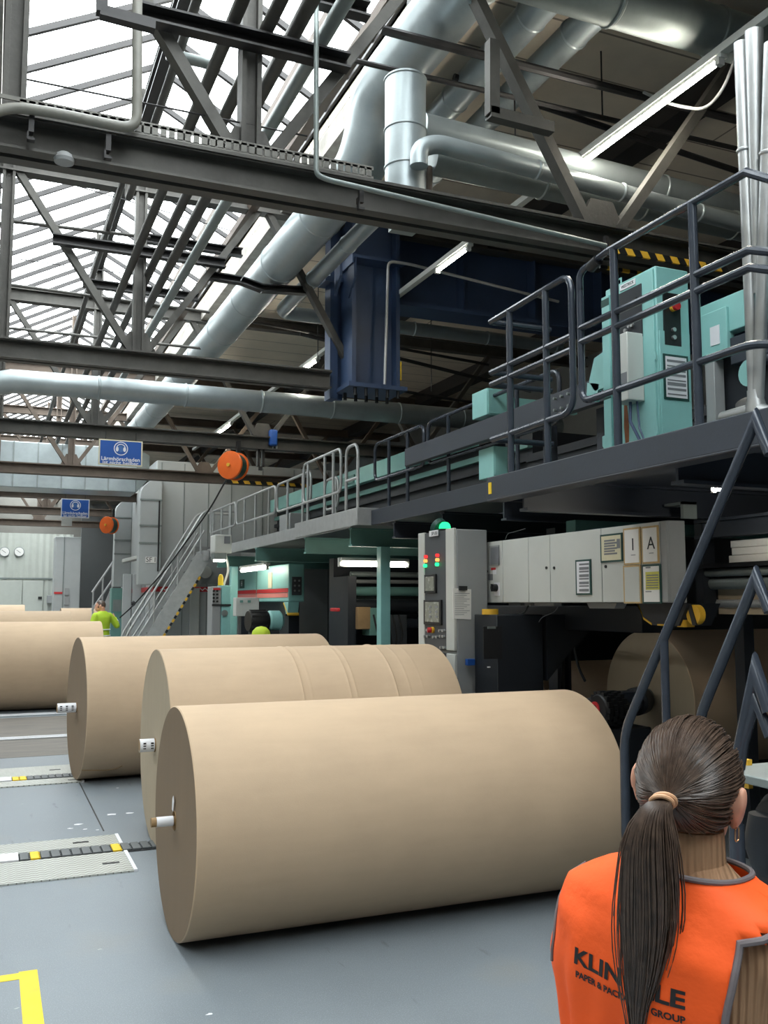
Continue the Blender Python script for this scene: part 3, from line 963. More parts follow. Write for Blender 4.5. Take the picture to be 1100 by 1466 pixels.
# hazard tape on the nearest chord above the cabinet
hz = thing('hazard_bumper', 'yellow and black striped bumper tape on the nearest truss chord', 'hazard tape', (4.5, 5.45, 4.45))
x = 4.1
i = 0
while x < 5.25:
    MB().slab([(x, 5.515, 4.5), (x + .07, 5.515, 4.5), (x + .04, 5.515, 4.55), (x - .03, 5.515, 4.55)], (0, -.02, 0)).build('stripe', M['amber' if i % 2 else 'black'], hz)
    if 4.2 < x < 4.95:
        MB().box((x, 5.745, 4.475), (x + .07, 5.765, 4.51)).build('rear_stripe', M['amber' if i % 2 else 'black'], hz)
    x += .07
    i += 1
hz2 = thing('hazard_bumper', 'yellow and black striped tape on the fourth truss above the far walkway', 'hazard tape', (5, 19.7, 4.45))
for i in range(14):
    x = 4.65 + i * .13
    MB().slab([(x, 19.755, 4.5), (x + .13, 19.755, 4.5), (x + .09, 19.755, 4.57), (x - .04, 19.755, 4.57)], (0, -.02, 0)).build('stripe', M['amber' if i % 2 else 'black'], hz2)

# ---- machine frame behind the railing
fr = thing('machine_bed', 'dark grey machine frame beams on the platform left of the turquoise cabinet', 'machine', (4.6, 7.0, DZ))
MB().bar((4.35, 5.1, 3.56), (4.35, 9.6, 3.56), .07, .2).build('long_beam', M['navy'], fr, bevel=.004)
for x, y in ((4.3, 5.25), (4.5, 6.1), (4.5, 6.9), (4.5, 7.8)):
    MB().box((x, y, DZ if y < 5.5 else FZ - .005), (x + .09, y + .1, 3.48)).build('upright', M['navy'], fr, bevel=.004)
for i in range(5):
    MB().box((5.93, 5.0, 2.92 + i * .17), (5.96, 9.6, 3.0 + i * .17)).build('slat', M['darkmach'], fr)
MB().box((5.96, 4.9, 2.9), (8.4, 9.6, 3.7)).build('rear_cover', M['darkmach'], fr)
b = MB()
for y in (5.4, 5.5, 6.3, 6.4, 6.5):
    for z in (3.51, 3.61):
        b.cyl((4.29, y, z), (4.32, y, z), .012, 8)
b.build('bolt_heads', M['galvdark'], fr)
br = thing('mounting_bracket', 'turquoise bolted bracket plate left of the turquoise cabinet', 'bracket', (4.0, 5.2, 3.2), 'turquoise brackets by the cabinet')
MB().slab([(3.98, 5.12, 3.15), (3.98, 5.38, 3.15), (3.98, 5.38, 3.25), (3.98, 5.28, 3.33), (3.98, 5.12, 3.36)], (.03, 0, 0)).build('plate', M['teal'], br)
MB().cyl((3.97, 5.3, 3.2), (3.98, 5.3, 3.2), .012, 8).cyl((3.97, 5.34, 3.2), (3.98, 5.34, 3.2), .012, 8).cyl((3.97, 5.3, 3.25), (3.98, 5.3, 3.25), .012, 8).build('bolt_heads', M['black'], br)
br = thing('mounting_bracket', 'turquoise bracket with holes sticking out higher up left of the cabinet', 'bracket', (4.0, 5.25, 3.4), 'turquoise brackets by the cabinet')
MB().slab([(3.95, 5.12, 3.42), (3.95, 5.45, 3.42), (3.95, 5.52, 3.5), (3.95, 5.45, 3.66), (3.95, 5.12, 3.72)], (.03, 0, 0)).slab([(3.95, 5.44, 3.34), (3.95, 5.56, 3.36), (3.95, 5.54, 3.5), (3.95, 5.4, 3.46)], (.03, 0, 0)).build('plate', M['teal'], br)
MB().cyl((3.93, 5.2, 3.6), (3.95, 5.2, 3.6), .02, 10).cyl((3.93, 5.2, 3.53), (3.95, 5.2, 3.53), .018, 10).build('bolt_heads', M['silver'], br)
br = thing('mounting_bracket', 'turquoise bracket plate low on the deck beside the dark upright', 'bracket', (4.1, 5.5, DZ), 'turquoise brackets by the cabinet')
MB().slab([(4.1, 5.4, DZ), (4.1, 5.48, DZ), (4.1, 5.48, 2.92), (4.1, 5.58, 3.05), (4.1, 5.58, 3.12), (4.1, 5.42, 3.14)], (.03, 0, 0)).build('plate', M['teal'], br)
for i, (px, py, yy, s, lb) in enumerate(((702, 580, 7.87, (.24, .3, .26), 'turquoise box on the rear beam beside the middle railing'), (709, 664, 7.9, (.2, .3, .3), 'turquoise junction box low behind the middle railing'))):
    c = P(px, py, Y=yy)
    o = thing('junction_box', lb, 'junction box', (c.x, c.y, c.z - s[2] / 2), 'turquoise junction boxes')
    MB().cbox(c, s).build('body', M['teal'], o, bevel=.006)
    MB().cbox((c.x, c.y - s[1] / 2 - .005, c.z), (s[0] * .9, .01, s[2] * .9)).build('cover', M['teal'], o, bevel=.003)
    MB().cyl((c.x, c.y, max(c.z - s[2] / 2 - .14, FZ - .005)), (c.x, c.y, c.z - s[2] / 2 + .01), .03, 8).build('stem', M['galvdark'], o)
c0, c1 = P(715, 575, Y=8.0), P(778, 585, Y=8.0)
tag(MB().box((c0.x, 7.98, c0.z - .06), (c1.x + .4, 8.04, c0.z + .05)).build('cable_trunking', M['teal']), 'turquoise trunking running right from the box on the rear beam', 'trunking')
# ---- turquoise machine side right of the cabinet
mc = thing('slitting_machine', 'turquoise machine beam with stickers right of the turquoise cabinet', 'machine', (4.6, 3.9, DZ))
MB().box((4.12, 2.2, 3.56), (4.2, 4.55, 3.79)).build('side_beam', M['teal'], mc, bevel=.006)
MB().box((4.1, 4.3, 3.42), (4.16, 4.56, 3.72)).build('end_bracket', M['teal'], mc, bevel=.004)
MB().box((4.05, 4.0, 3.78), (4.2, 4.03, 3.86)).box((4.05, 4.0, 3.85), (4.2, 4.12, 3.865)).build('lug', M['teal'], mc)
MB().box((4.2, 2.2, DZ), (6.0, 4.5, 3.5)).build('machine_body', M['darkmach'], mc, bevel=.01)
MB().box((4.12, 3.75, 3.35), (4.22, 4.3, 3.52)).build('drive_box', M['navy'], mc, bevel=.006)
MB().box((4.14, 3.45, 3.36), (4.2, 3.62, 3.48)).cyl((4.1, 3.62, 3.45), (4.18, 3.62, 3.45), .02, 10).build('valve_block', M['black'], mc, bevel=.003)
MB().cyl((4.15, 2.3, 3.3), (4.15, 4.2, 3.33), .035, 12).build('shaft', M['navy'], mc)
MB().box((4.1, 4.42, DZ), (4.18, 4.5, 3.42)).build('grey_upright', M['midgrey'], mc, bevel=.004)
MB().box((4.1, 2.2, DZ + .12), (4.19, 4.4, DZ + .2)).build('grey_ledge', M['midgrey'], mc)
MB().box((4.0, 2.2, DZ), (4.19, 4.4, DZ + .1)).box((3.98, 3.3, DZ), (4.0, 4.4, DZ + .13)).build('foot_rail', M['teal'], mc, bevel=.004)
MB().box((4.116, 3.72, 3.66), (4.12, 3.85, 3.74)).build('black_sticker', M['ink'], mc)
MB().box((4.116, 3.6, 3.66), (4.12, 3.715, 3.74)).build('white_sticker', M['label'], mc)
MB().box((4.116, 3.35, 3.68), (4.12, 3.5, 3.78)).build('warning_sticker', M['label'], mc)
MB().box((4.096, 4.36, 3.5), (4.1, 4.44, 3.62)).build('pictogram_sticker', M['label'], mc)
cc = P(1070, 533, X=3.75)
MB().cyl((3.76, cc.y, cc.z), (3.8, cc.y, cc.z), .075, 20).build('round_cover', M['teal'], mc)
vv = thing('valve', 'small black hand valve with hose on the deck behind the railing', 'valve', (3.6, 3.65, DZ))
MB().cyl((3.6, 3.5, 2.87), (3.6, 3.8, 2.83), .02, 10).build('hose', M['rubber'], vv)
MB().lathe([(.03, 0), (.05, .005), (.05, .015), (.03, .02)], (3.56, 3.62, 2.92), (-.5, -.2, .5), 14).cyl((3.6, 3.62, 2.8), (3.58, 3.62, 2.93), .016, 8).build('handwheel', M['black'], vv)
# ---- bundle of polished pipes
pp = thing('pipe_bundle', 'bundle of polished steel pipes narrowing to a coupling at the right edge', 'pipes', (3.42, 3.2, DZ))
XP = 3.42
for (x0, x1, y1) in ((1061, 1080, 572), (1105, 1086, 572), (1080, 1083, 420)):
    a, b = P(x0, 62 if x0 != 1080 else 45, X=XP), P(x1, y1, X=XP)
    MB().cyl(a, b, .036 if x0 != 1080 else .045, 20, .028 if x0 != 1080 else .012).build('pipe', M['silver'], pp)
    if x0 != 1080:
        q = a.lerp(b, .31)
        MB().lathe([(.034, -.012), (.041, -.004), (.041, .004), (.034, .012)], q, b - a, 20, close=False).build('pipe_band', M['silver'], pp)
k = P(1083, 588, X=XP)
MB().lathe([(.05, -.04), (.05, .02), (.04, .06), (.04, .1)], k, (0, 0, 1), 20).build('coupling', M['silver'], pp)
for px in (1035, 1131):
    MB().cyl(k, P(px, 598, X=XP), .042, 16, .03).build('coupling_branch', M['silver'], pp)

# ---- long turquoise beam of the far machine, and its dark slatted flank
bm_ = thing('machine_beam', 'long turquoise beam running behind the far railings', 'beam', (6, 15, 4))
MB().bar((6.0, 11.0, 4.15), (6.0, 21.0, 4.15), .12, .28).build('beam', M['teal'], bm_, bevel=.008)
MB().box((5.9, 11.2, 4.1), (5.94, 11.35, 4.22)).box((5.92, 15.4, 4.06), (5.94, 16.0, 4.2)).build('fixing_plate', M['tealdark'], bm_)
dk = thing('slatted_housing', 'dark slatted machine housing behind the far walkway railings', 'machine', (7, 13, 2.6))
MB().box((6.15, 9.8, 2.9), (8.6, 21.0, 4.05)).build('body', M['darkmach'], dk)
for i in range(6):
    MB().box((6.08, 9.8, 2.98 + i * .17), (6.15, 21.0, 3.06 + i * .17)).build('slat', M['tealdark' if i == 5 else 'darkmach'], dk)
o = thing('switch_box', 'grey switch box on the far walkway behind the galvanised railing', 'switch box', (5.4, 17, FZ))
MB().box((5.2, 16.9, FZ + .1), (5.6, 17.6, FZ + .55)).build('body', M['midgrey'], o, bevel=.01)
MB().box((5.2, 16.95, FZ), (5.6, 17.0, FZ + .1)).build('foot', M['black'], o)
# ================================================================ PAPER ROLLS
def paper_mat(name, col, streak):
    m = mat(name, col, .75, 0, .05, 2.2, .05, 160)
    n, l = m.node_tree.nodes, m.node_tree.links
    b = n['Principled BSDF']
    src = b.inputs['Base Color'].links[0].from_socket
    tc = n.new('ShaderNodeTexCoord')
    mp = n.new('ShaderNodeMapping')
    mp.inputs['Scale'].default_value = streak
    nz = n.new('ShaderNodeTexNoise')
    nz.inputs['Scale'].default_value = 1
    nz.inputs['Detail'].default_value = 5
    l.new(tc.outputs['Object'], mp.inputs['Vector'])
    l.new(mp.outputs['Vector'], nz.inputs['Vector'])
    mx = n.new('ShaderNodeMix')
    mx.data_type = 'RGBA'
    mx.blend_type = 'MULTIPLY'
    mr = n.new('ShaderNodeMapRange')
    mr.inputs['From Min'].default_value = .25
    mr.inputs['From Max'].default_value = .75
    mr.inputs['To Min'].default_value = .965
    mr.inputs['To Max'].default_value = 1.03
    l.new(nz.outputs['Fac'], mr.inputs['Value'])
    mx.inputs['Factor'].default_value = 1
    l.new(src, mx.inputs['A'])
    l.new(mr.outputs['Result'], mx.inputs['B'])
    l.new(mx.outputs['Result'], b.inputs['Base Color'])
    return m


M['kraft'] = paper_mat('brown_kraft_paper', (190, 165, 137), (3, 14, 14))
M['kraftend'] = paper_mat('shaded_cut_edge_of_kraft_roll', (124, 104, 81), (1, 9, 1.2))  # cut edge's own brown, darkened further in the colour for weak side light
M['kraftgrey'] = paper_mat('cut_edge_of_greyish_roll', (172, 156, 132), (1, 12, 2.0))
M['kraftcore'] = mat('cardboard_core', (150, 122, 86), .8, 0, .1, 10)


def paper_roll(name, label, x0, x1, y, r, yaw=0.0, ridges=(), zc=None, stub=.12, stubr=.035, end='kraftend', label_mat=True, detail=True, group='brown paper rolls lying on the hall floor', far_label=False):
    """axis runs from (x0, y) along +x turned by yaw"""
    z = r if zc is None else zc
    d = V((math.cos(yaw), math.sin(yaw), 0))
    c = V((x0, y, z))
    L = (x1 - x0) / math.cos(yaw)
    o = thing(name, label, 'paper roll', (x0 + d.x * L / 2, y + d.y * L / 2, z - r), group)
    n = 112 if detail else 64
    prof = [(r - .006, 0), (r, .006)]
    hs = [.02]
    for h, w_, a_ in sorted(ridges):
        hs += [h - w_, h - w_ * .4, h, h + w_ * .4, h + w_]
    hs.append(L - .006)
    for h in hs:
        dr = 0
        for h0, w_, a_ in ridges:
            dr += a_ * max(0, 1 - abs(h - h0) / w_) ** 2
        prof.append((r + dr, h))
    prof += [(r - .006, L)]
    b = MB().lathe(prof, c, d, n, close=False)
    b.build('paper_web', M['kraft'], o, smooth=30)
    for s_, h in ((0, 0.0), (1, L)):
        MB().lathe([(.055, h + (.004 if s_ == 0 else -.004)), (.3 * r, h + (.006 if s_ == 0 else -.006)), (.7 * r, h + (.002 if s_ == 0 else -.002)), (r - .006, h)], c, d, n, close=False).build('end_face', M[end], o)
    MB().lathe([(.055, .0), (.055, .3), (.0, .3)], c, d, 28, close=False).build('core', M['kraftcore'], o)
    if stub and detail:
        MB().lathe([(0, -stub), (stubr, -stub), (stubr, .2), (0, .2)], c, d, 24, close=False).build('core_plug', M['kraftcore'], o)
        MB().lathe([(stubr + .002, -stub + (.03 if not far_label else .0)), (stubr + .002, -.005)], c, d, 24, close=False).build('label_sleeve', M['label'], o)
        if far_label:
            pb = MB()
            side = V((-d.y, d.x, 0)) * -1
            for i in range(3):
                q = c - d * (stub - .035 - i * .06) + side * (stubr + .0035)
                for j in range(3):
                    pb.obox(q + V((0, 0, .022 - j * .02)) , d, (0, 0, 1), side, (.022, .008 if j else .012, .002))
            pb.build('barcode', M['ink'], o)
    return o


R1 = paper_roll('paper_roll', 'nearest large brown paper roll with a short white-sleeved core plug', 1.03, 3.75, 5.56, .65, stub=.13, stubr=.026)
fc = V((1.03, 5.56, .65))
MB().slab([fc + V((-.006, .02, .06)), fc + V((-.006, -.012, .055)), fc + V((-.004, -.02, .11)), fc + V((-.004, .0, .14)), fc + V((-.005, .018, .12))], (-.003, 0, 0)).build('paper_tab', M['label'], R1)
R2 = paper_roll('paper_roll', 'brown paper roll with raised wrap creases, second from the front', 1.27, 3.72, 7.76, .765, end='kraftgrey', ridges=((1.05, .02, .006), (1.12, .02, .003), (1.45, .02, .004), (1.5, .02, .005), (1.86, .016, .008), (1.98, .02, .003), (2.1, .02, .002)), stub=.12, stubr=.05, far_label=True)
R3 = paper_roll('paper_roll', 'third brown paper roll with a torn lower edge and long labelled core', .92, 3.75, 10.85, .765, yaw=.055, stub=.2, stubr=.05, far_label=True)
# tear and crease low on the third roll
tb = MB()
pp_ = []
for (px, py) in ((107, 1089), (116, 1091), (128, 1092), (140, 1088)):
    pp_.append(P(px, py, Y=10.30))
d3 = V((math.cos(.055), math.sin(.055), 0))
def on_roll(h, a, r=.765, c=V((.92, 10.85, .765))):
    side = V((-d3.y, d3.x, 0))
    return c + d3 * h - side * (math.cos(a) * r) + V((0, 0, math.sin(a) * r))
tb.tube([on_roll(.01, -.9, .766), on_roll(.12, -.92, .768), on_roll(.25, -.95, .766), on_roll(.36, -.93, .765), on_roll(.42, -.86, .764)], .006, 6)
tb.build('torn_edge', M['kraftcore'], R3)
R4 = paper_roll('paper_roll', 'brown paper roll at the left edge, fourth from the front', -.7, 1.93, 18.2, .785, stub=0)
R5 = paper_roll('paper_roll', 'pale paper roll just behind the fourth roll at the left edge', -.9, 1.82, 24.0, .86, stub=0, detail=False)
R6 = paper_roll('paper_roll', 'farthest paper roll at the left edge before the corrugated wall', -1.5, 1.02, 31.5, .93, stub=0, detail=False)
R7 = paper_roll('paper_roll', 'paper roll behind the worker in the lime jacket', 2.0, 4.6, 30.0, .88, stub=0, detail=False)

# ================================================================ FLOOR TRACKS
def tread_mat():
    m = mat('chequer_plate', (196, 198, 192), .45, .5, .14, 2.5)
    n, l = m.node_tree.nodes, m.node_tree.links
    b = n['Principled BSDF']
    tc = n.new('ShaderNodeTexCoord')
    outs = []
    for ang in (.785, -.785):
        mp = n.new('ShaderNodeMapping')
        mp.inputs['Rotation'].default_value = (0, 0, ang)
        br = n.new('ShaderNodeTexBrick')
        br.offset = .5
        br.inputs['Scale'].default_value = 1
        br.inputs['Brick Width'].default_value = .075
        br.inputs['Row Height'].default_value = .0375
        br.inputs['Mortar Size'].default_value = .011
        br.inputs['Mortar Smooth'].default_value = .3
        l.new(tc.outputs['Object'], mp.inputs['Vector'])
        l.new(mp.outputs['Vector'], br.inputs['Vector'])
        outs.append(br.outputs['Fac'])
    mth = n.new('ShaderNodeMath')
    mth.operation = 'MULTIPLY'
    l.new(outs[0], mth.inputs[0])
    l.new(outs[1], mth.inputs[1])
    src = b.inputs['Base Color'].links[0].from_socket
    mx = n.new('ShaderNodeMix')
    mx.data_type = 'RGBA'
    l.new(mth.outputs[0], mx.inputs['Factor'])
    l.new(src, mx.inputs['A'])
    mx.inputs['B'].default_value = lin((150, 150, 142))
    l.new(mx.outputs['Result'], b.inputs['Base Color'])
    bp = n.new('ShaderNodeBump')
    bp.inputs['Strength'].default_value = .8
    bp.inputs['Distance'].default_value = .004
    bp.invert = True
    l.new(mth.outputs[0], bp.inputs['Height'])
    l.new(bp.outputs['Normal'], b.inputs['Normal'])
    return m


M['tread'] = tread_mat()


def track(yc, xa, label, w_near, w_far, x_end, n, x0, yellow, cat_x):
    t = thing('conveyor_track', label, 'floor conveyor', (.4, yc, 0), 'slat conveyors let into the floor')
    MB().box((xa, yc + .12, .0), (x_end, yc + .12 + w_far, .012)).build('chequer_plate', M['tread'], t)
    MB().box((xa, yc - .12 - w_near, .0), (x_end, yc - .12, .012)).build('chequer_plate', M['tread'], t)
    MB().box((x_end, yc + .12, .0), (x_end + .025, yc + .12 + w_far, .018)).build('end_strip', M['label'], t)
    MB().box((x_end, yc - .12 - w_near, .0), (x_end + .025, yc - .12, .018)).build('end_strip', M['label'], t)
    MB().box((xa, yc - .125, .0), (cat_x, yc + .125, .004)).build('channel_bed', M['rubber'], t)
    for i in range(n):
        x = x0 + i * .074
        m = M['yellow'] if i in yellow else M['plastic']
        b = MB().box((x, yc - .1, .004), (x + .06, yc + .1, .02))
        for k in range(4):
            yy = yc - .085 + k * .05
            b.box((x + .06, yy, .006), (x + .07, yy + .025, .016))
        b.build('slat', m, t, bevel=.003)
    MB().box((x0 - .2, yc - .11, .004), (x0 - .01, yc + .11, .022)).build('white_bridge_plate', M['label'], t)
    for (sx, sy) in ((x0 + .4, yc + .12 + w_far * .5), (x0 + .55, yc - .12 - w_near * .55)):
        MB().box((sx, sy - .02, .012), (sx + .12, sy + .02, .014)).build('lifting_slot', M['ink'], t)
    return t


M['plastic'] = mat('grey_plastic_slat', (92, 96, 98), .5, 0, .12, 12)
track(7.66, -.35, 'nearer slat conveyor with yellow slats between chequer plates, by the second roll', .56, .32, 1.02, 18, .28, (1, 9), 1.6)
track(11.02, -.35, 'further slat conveyor between chequer plates, beside the third roll', .30, .62, .98, 9, .3, (0, 1), 1.1)
for i, (y, w_) in enumerate(((14.3, .22), (17.25, .25))):
    t = thing('floor_rail', ['nearer pale steel rail let into the worn floor left of the third roll', 'further pale steel rail in front of the roll at the left edge'][i], 'rail', (.4, y, 0), 'steel rails in the floor')
    MB().box((-.8, y - w_ / 2, 0), (1.7, y + w_ / 2, .01)).build('bed_plate', M['galvdark'], t)
    MB().box((-.8, y - w_ / 2, 0.01), (1.7, y - w_ / 2 + .07, .02)).build('rail_head', M['label'], t)
    MB().box((-.8, y + w_ / 2 - .07, 0.01), (1.7, y + w_ / 2, .02)).build('rail_head', M['label'], t)
M['worn'] = mat('worn_brown_floor', (126, 120, 112), .7, 0, .3, 2.5, .1, 25, stretch=(.6, 3, 1), col2=(98, 94, 90))
MB().box((-3, 12.6, 0), (1.9, 16.9, .003)).build('trim_6', M['worn'], kind='structure')
# yellow floor marking, partly outside the frame
ym = MB().box((.212, 3.2, 0), (.302, 5.36, .002)).box((.03, 5.26, 0), (.212, 5.345, .002)).box((-.06, 3.2, 0), (.03, 5.35, .002))
tag(ym.build('floor_marking', M['yellow']), 'yellow painted frame marking on the floor, lower left corner', 'floor marking')
for i, (px, py, s_) in enumerate(((112, 1180, .05), (160, 1166, .07), (100, 1186, .03), (122, 1187, .03), (140, 1188, .02), (300, 1452, .02), (185, 1164, .05), (168, 1128, .03))):
    c = P(px, py, Z=0.001)
    rnd = random.Random(i)
    poly = [(c.x + s_ * math.cos(a) * rnd.uniform(.4, 1), c.y + s_ * .7 * math.sin(a) * rnd.uniform(.4, 1), .0005) for a in [k * PI / 4 for k in range(8)]]
    o = MB().slab(poly, (0, 0, .001)).build('paper_scrap', M['label'])
    tag(o, ['small white scrap left of the tape line between the conveyors', 'larger white scrap on the floor line before the third roll', 'smallest white scrap by the floor conveyor', 'white scrap in the middle of the litter between the conveyors', 'tiny white scrap right in the litter between the conveyors', 'tiny white scrap on the floor left of the nearest roll near the bottom', 'pale scrap right of the floor joint before the second roll', 'pale scrap near the lower edge of the third roll'][i], 'paper scrap', 'paper scraps on the floor')

# ================================================================ CONTROL COLUMN
X0 = 4.0
co_ = thing('control_column', 'tall grey and black control column with two screens and a green beacon', 'control panel', (4.17, 8.15, 0))
ya, yb, zt = 7.78, 8.57, 2.6
MB().box((X0 + .03, ya, 0), (X0 + .36, yb, zt)).build('body', M['midgrey'], co_, bevel=.01)
MB().box((X0, ya, 1.46), (X0 + .03, ya + .17, zt + .01)).build('front_strip', M['greycab'], co_, bevel=.006)
MB().box((X0, yb - .14, 1.46), (X0 + .03, yb, zt + .01)).build('front_strip', M['greycab'], co_, bevel=.006)
fp = MB().box((X0 + .01, ya + .17, 1.46), (X0 + .03, yb - .14, zt)).build('front_panel', M['panelgrey'] if 'panelgrey' in M else M['darkmach'], co_)
MB().box((X0 + .0, ya, .05), (X0 + .03, ya + .17, 1.43)).build('front_strip', M['greycab'], co_, bevel=.006)
MB().box((X0 + .01, ya + .17, .05), (X0 + .03, yb, 1.43)).build('lower_panel', M['darkmach'], co_)
def on_panel(px, py, x=X0):
    return P(px, py, X=x)
def panel_box(name, px0, py0, px1, py1, m, parent, d=.02, x=X0 + .01):
    a, b = P(px0, py0, X=x), P(px1, py1, X=x)
    return MB().box((x - d, a.y, a.z), (x, b.y, b.z)).build(name, m, parent, bevel=.003)
s = panel_box('screen_bezel', 610, 823, 626, 849, M['black'], co_)
panel_box('screen', 611.5, 826, 624, 846, M['screen'], s, .023)
s = panel_box('screen_bezel', 609, 859, 634, 895, M['black'], co_)
sc_ = panel_box('screen', 611.5, 862, 631.5, 891, M['screen'], s, .023)
b = MB()
for i in range(3):
    for j in range(2):
        q = P(616 + j * 9, 869 + i * 7, X=X0 - .014)
        b.cbox((q.x, q.y, q.z), (.003, .05, .02))
b.build('screen_symbol', M['inkgrey'], sc_)
E_ = {'r': lamp('red_indicator', (220, 60, 60), .9), 'a': lamp('amber_indicator', (255, 170, 90), 1.1), 'g': lamp('green_indicator', (40, 235, 130), 1.6)}
for px, py, k in ((610.5, 797, 'r'), (610, 803, 'a'), (609.5, 810, 'g'), (627, 795, 'r'), (627, 801.5, 'a'), (626.5, 808, 'g')):
    q = on_panel(px, py)
    MB().cyl((X0 - .02, q.y, q.z), (X0 + .01, q.y, q.z), .017, 12).build('indicator_lamp', E_[k], co_)
q = on_panel(619.5, 902)
MB().cyl((X0 - .015, q.y, q.z), (X0 + .01, q.y, q.z), .03, 16).build('yellow_collar', M['amber'], co_)
MB().cyl((X0 - .05, q.y + .01, q.z), (X0 - .015, q.y, q.z), .026, 16).build('emergency_button', M['red'], co_)
for px, py in ((613, 902), (631, 903), (636, 903), (609, 911), (614, 911), (622, 912), (627, 912), (632, 911), (636, 911), (633, 927), (637, 927)):
    q = on_panel(px, py)
    MB().cyl((X0 - .02, q.y, q.z), (X0 + .01, q.y, q.z), .014, 10).build('push_button', M['silver'], co_)
sp = panel_box('name_plate', 616, 760.5, 628, 767, M['label'], co_, .012, X0)
q = P(622, 763.7, X=X0 - .0125)
text('lettering', 'SP100', .05, M['ink'], sp, (q.x, q.y, q.z), (0, -1, 0), (0, 0, 1), .001, width=.13)
bq = V((X0 + .1, 8.16, zt))
MB().cyl(bq, bq + V((0, 0, .03)), .06, 20).build('beacon_base', M['black'], co_)
MB().lathe([(.058, .03), (.058, .05), (.05, .075), (.03, .095), (0, .1)], bq, (0, 0, 1), 20).build('green_beacon', E_['g'], co_)
MB().lathe([(.04, .0), (.09, .02), (.1, .07)], bq + V((.03, .12, .03)), (-.3, 1, .5), 20, close=False).build('beacon_shade', M['green'], co_)
a, b = P(649, 842, X=4.0), P(676, 887, X=4.0)
pn_ = thing('clipboard', 'sheets of paper clipped to the side of the control column', 'paper', (4.2, 7.76, 1.8))
q0, q1 = P(649, 842, Y=7.765), P(676, 887, Y=7.765)
MB().slab([(q0.x, 7.774, q0.z), (q1.x, 7.774, q0.z - .01), (q1.x - .005, 7.772, q1.z), (q0.x + .005, 7.772, q1.z + .01)], (0, .006, 0)).build('sheet', M['white'], pn_)
b = MB()
for i in range(12):
    zz = q0.z - .05 - i * .018
    b.box((q0.x + .02, 7.77, zz), (q1.x - .02 - .03 * (i % 3), 7.7725, zz + .004))
b.build('print_lines', M['inkgrey'], pn_)
MB().box((q0.x + .06, 7.745, q0.z - .02), (q0.x + .14, 7.77, q0.z + .02)).build('clip', M['black'], pn_)
dkb = thing('floor_cabinet', 'dark navy floor cabinet with recessed panel right of the control column', 'cabinet', (4.4, 7.5, 0))
MB().box((4.18, 7.3, 0), (4.66, 7.72, 1.8)).build('body', M['darkmach'], dkb, bevel=.008)
q0, q1 = P(692, 897, Y=7.295), P(719, 943, Y=7.295)
pd = MB().box((q0.x, 7.292, q0.z), (q1.x, 7.3, q1.z)).build('recessed_panel', M['ink'], dkb)
MB().box((q0.x + .04, 7.28, q0.z - .02), (q0.x + .12, 7.292, q0.z)).build('handle', M['galvdark'], pd)
q = P(700, 955, Y=7.295)
MB().cbox((q.x, 7.295, q.z), (.03, .006, .012)).build('sticker', M['label'], dkb)
q = P(674, 948, Y=7.7)
tag(MB().box((4.09, 7.69, q.z - .03), (4.17, 7.74, q.z + .03)).build('blue_socket', M['signblue'], bevel=.004), 'small blue socket box between the control column and the navy cabinet', 'socket')
q = P(702, 876, Y=7.5)
tag(MB().lathe([(.045, 0), (.075, 0), (.075, .05), (.045, .05)], (q.x, 7.5, 1.8), (0, 0, 1), 24, close=False).lathe([(.045, 0), (.045, .05)], (q.x, 7.5, 1.8), (0, 0, 1), 24, close=False).build('tape_roll', M['amber']), 'roll of brown tape on top of the navy cabinet', 'tape')

# ================================================================ HUNG WHITE CABINETS
XW = 4.4
wc = thing('hanging_cabinet', 'long row of pale grey hanging cabinets with notices under the near platform', 'cabinet', (4.6, 6.5, 1.9))
ZB, ZTOP = 1.905, 2.49
y_edges = [P(x, 820, X=XW).y for x in (690, 720, 757, 788, 862, 946.5)]
MB().box((XW + .02, 5.27, ZB), (XW + .17, y_edges[0], ZTOP)).build('body', M['midgrey'], wc, bevel=.006)
for i in range(5):
    dr = MB().box((XW, y_edges[i + 1] + .004, ZB + .005), (XW + .02, y_edges[i] - .004, ZTOP - .005)).build('door', M['greycab'], wc, bevel=.003)
    for px, py in {0: ((698, 818),), 2: ((783, 813),), 3: ((794, 813),), 4: ((868, 811),)}.get(i, ()):
        q = P(px, py, X=XW)
        MB().cyl((XW - .008, q.y, q.z), (XW, q.y, q.z), .012, 12).build('lock', M['ink'], dr)
MB().box((XW, 5.27, ZB + .005), (XW + .02, y_edges[5] - .004, ZTOP - .005)).build('end_strip', M['midgrey'], wc, bevel=.003)
def on_door(name, px0, py0, px1, py1, m, parent, d=.006, x=XW):
    a, b = P(px0, py0, X=x), P(px1, py1, X=x)
    return MB().box((x - d, a.y, a.z), (x, b.y, b.z)).build(name, m, parent)
v = on_door('ventilation_grille', 702, 782, 715.5, 809, M['midgrey'], wc, .012)
gb = MB()
for i in range(11):
    a, b = P(703, 784 + i * 2.2, X=XW - .012), P(714.5, 784.9 + i * 2.2, X=XW - .012)
    gb.box((XW - .016, a.y, a.z), (XW - .012, b.y, b.z))
gb.build('slats', M['inkgrey'], v)
ro = on_door('rotary_switch_plate', 708, 834, 716, 853, M['label'], wc, .004)
q = P(711.5, 841.5, X=XW)
MB().cyl((XW - .05, q.y, q.z), (XW, q.y, q.z), .035, 16).box((XW - .06, q.y - .01, q.z - .035), (XW - .05, q.y + .01, q.z + .035)).build('rotary_switch', M['black'], wc)
on_door('warning_sticker', 703.5, 813, 710, 816, M['red'], wc, .002)
on_door('warning_sticker', 706, 816, 711, 822, M['label'], wc, .002)
on_door('rating_plate', 699.5, 822, 706, 830.5, M['inkgrey'], wc, .002)

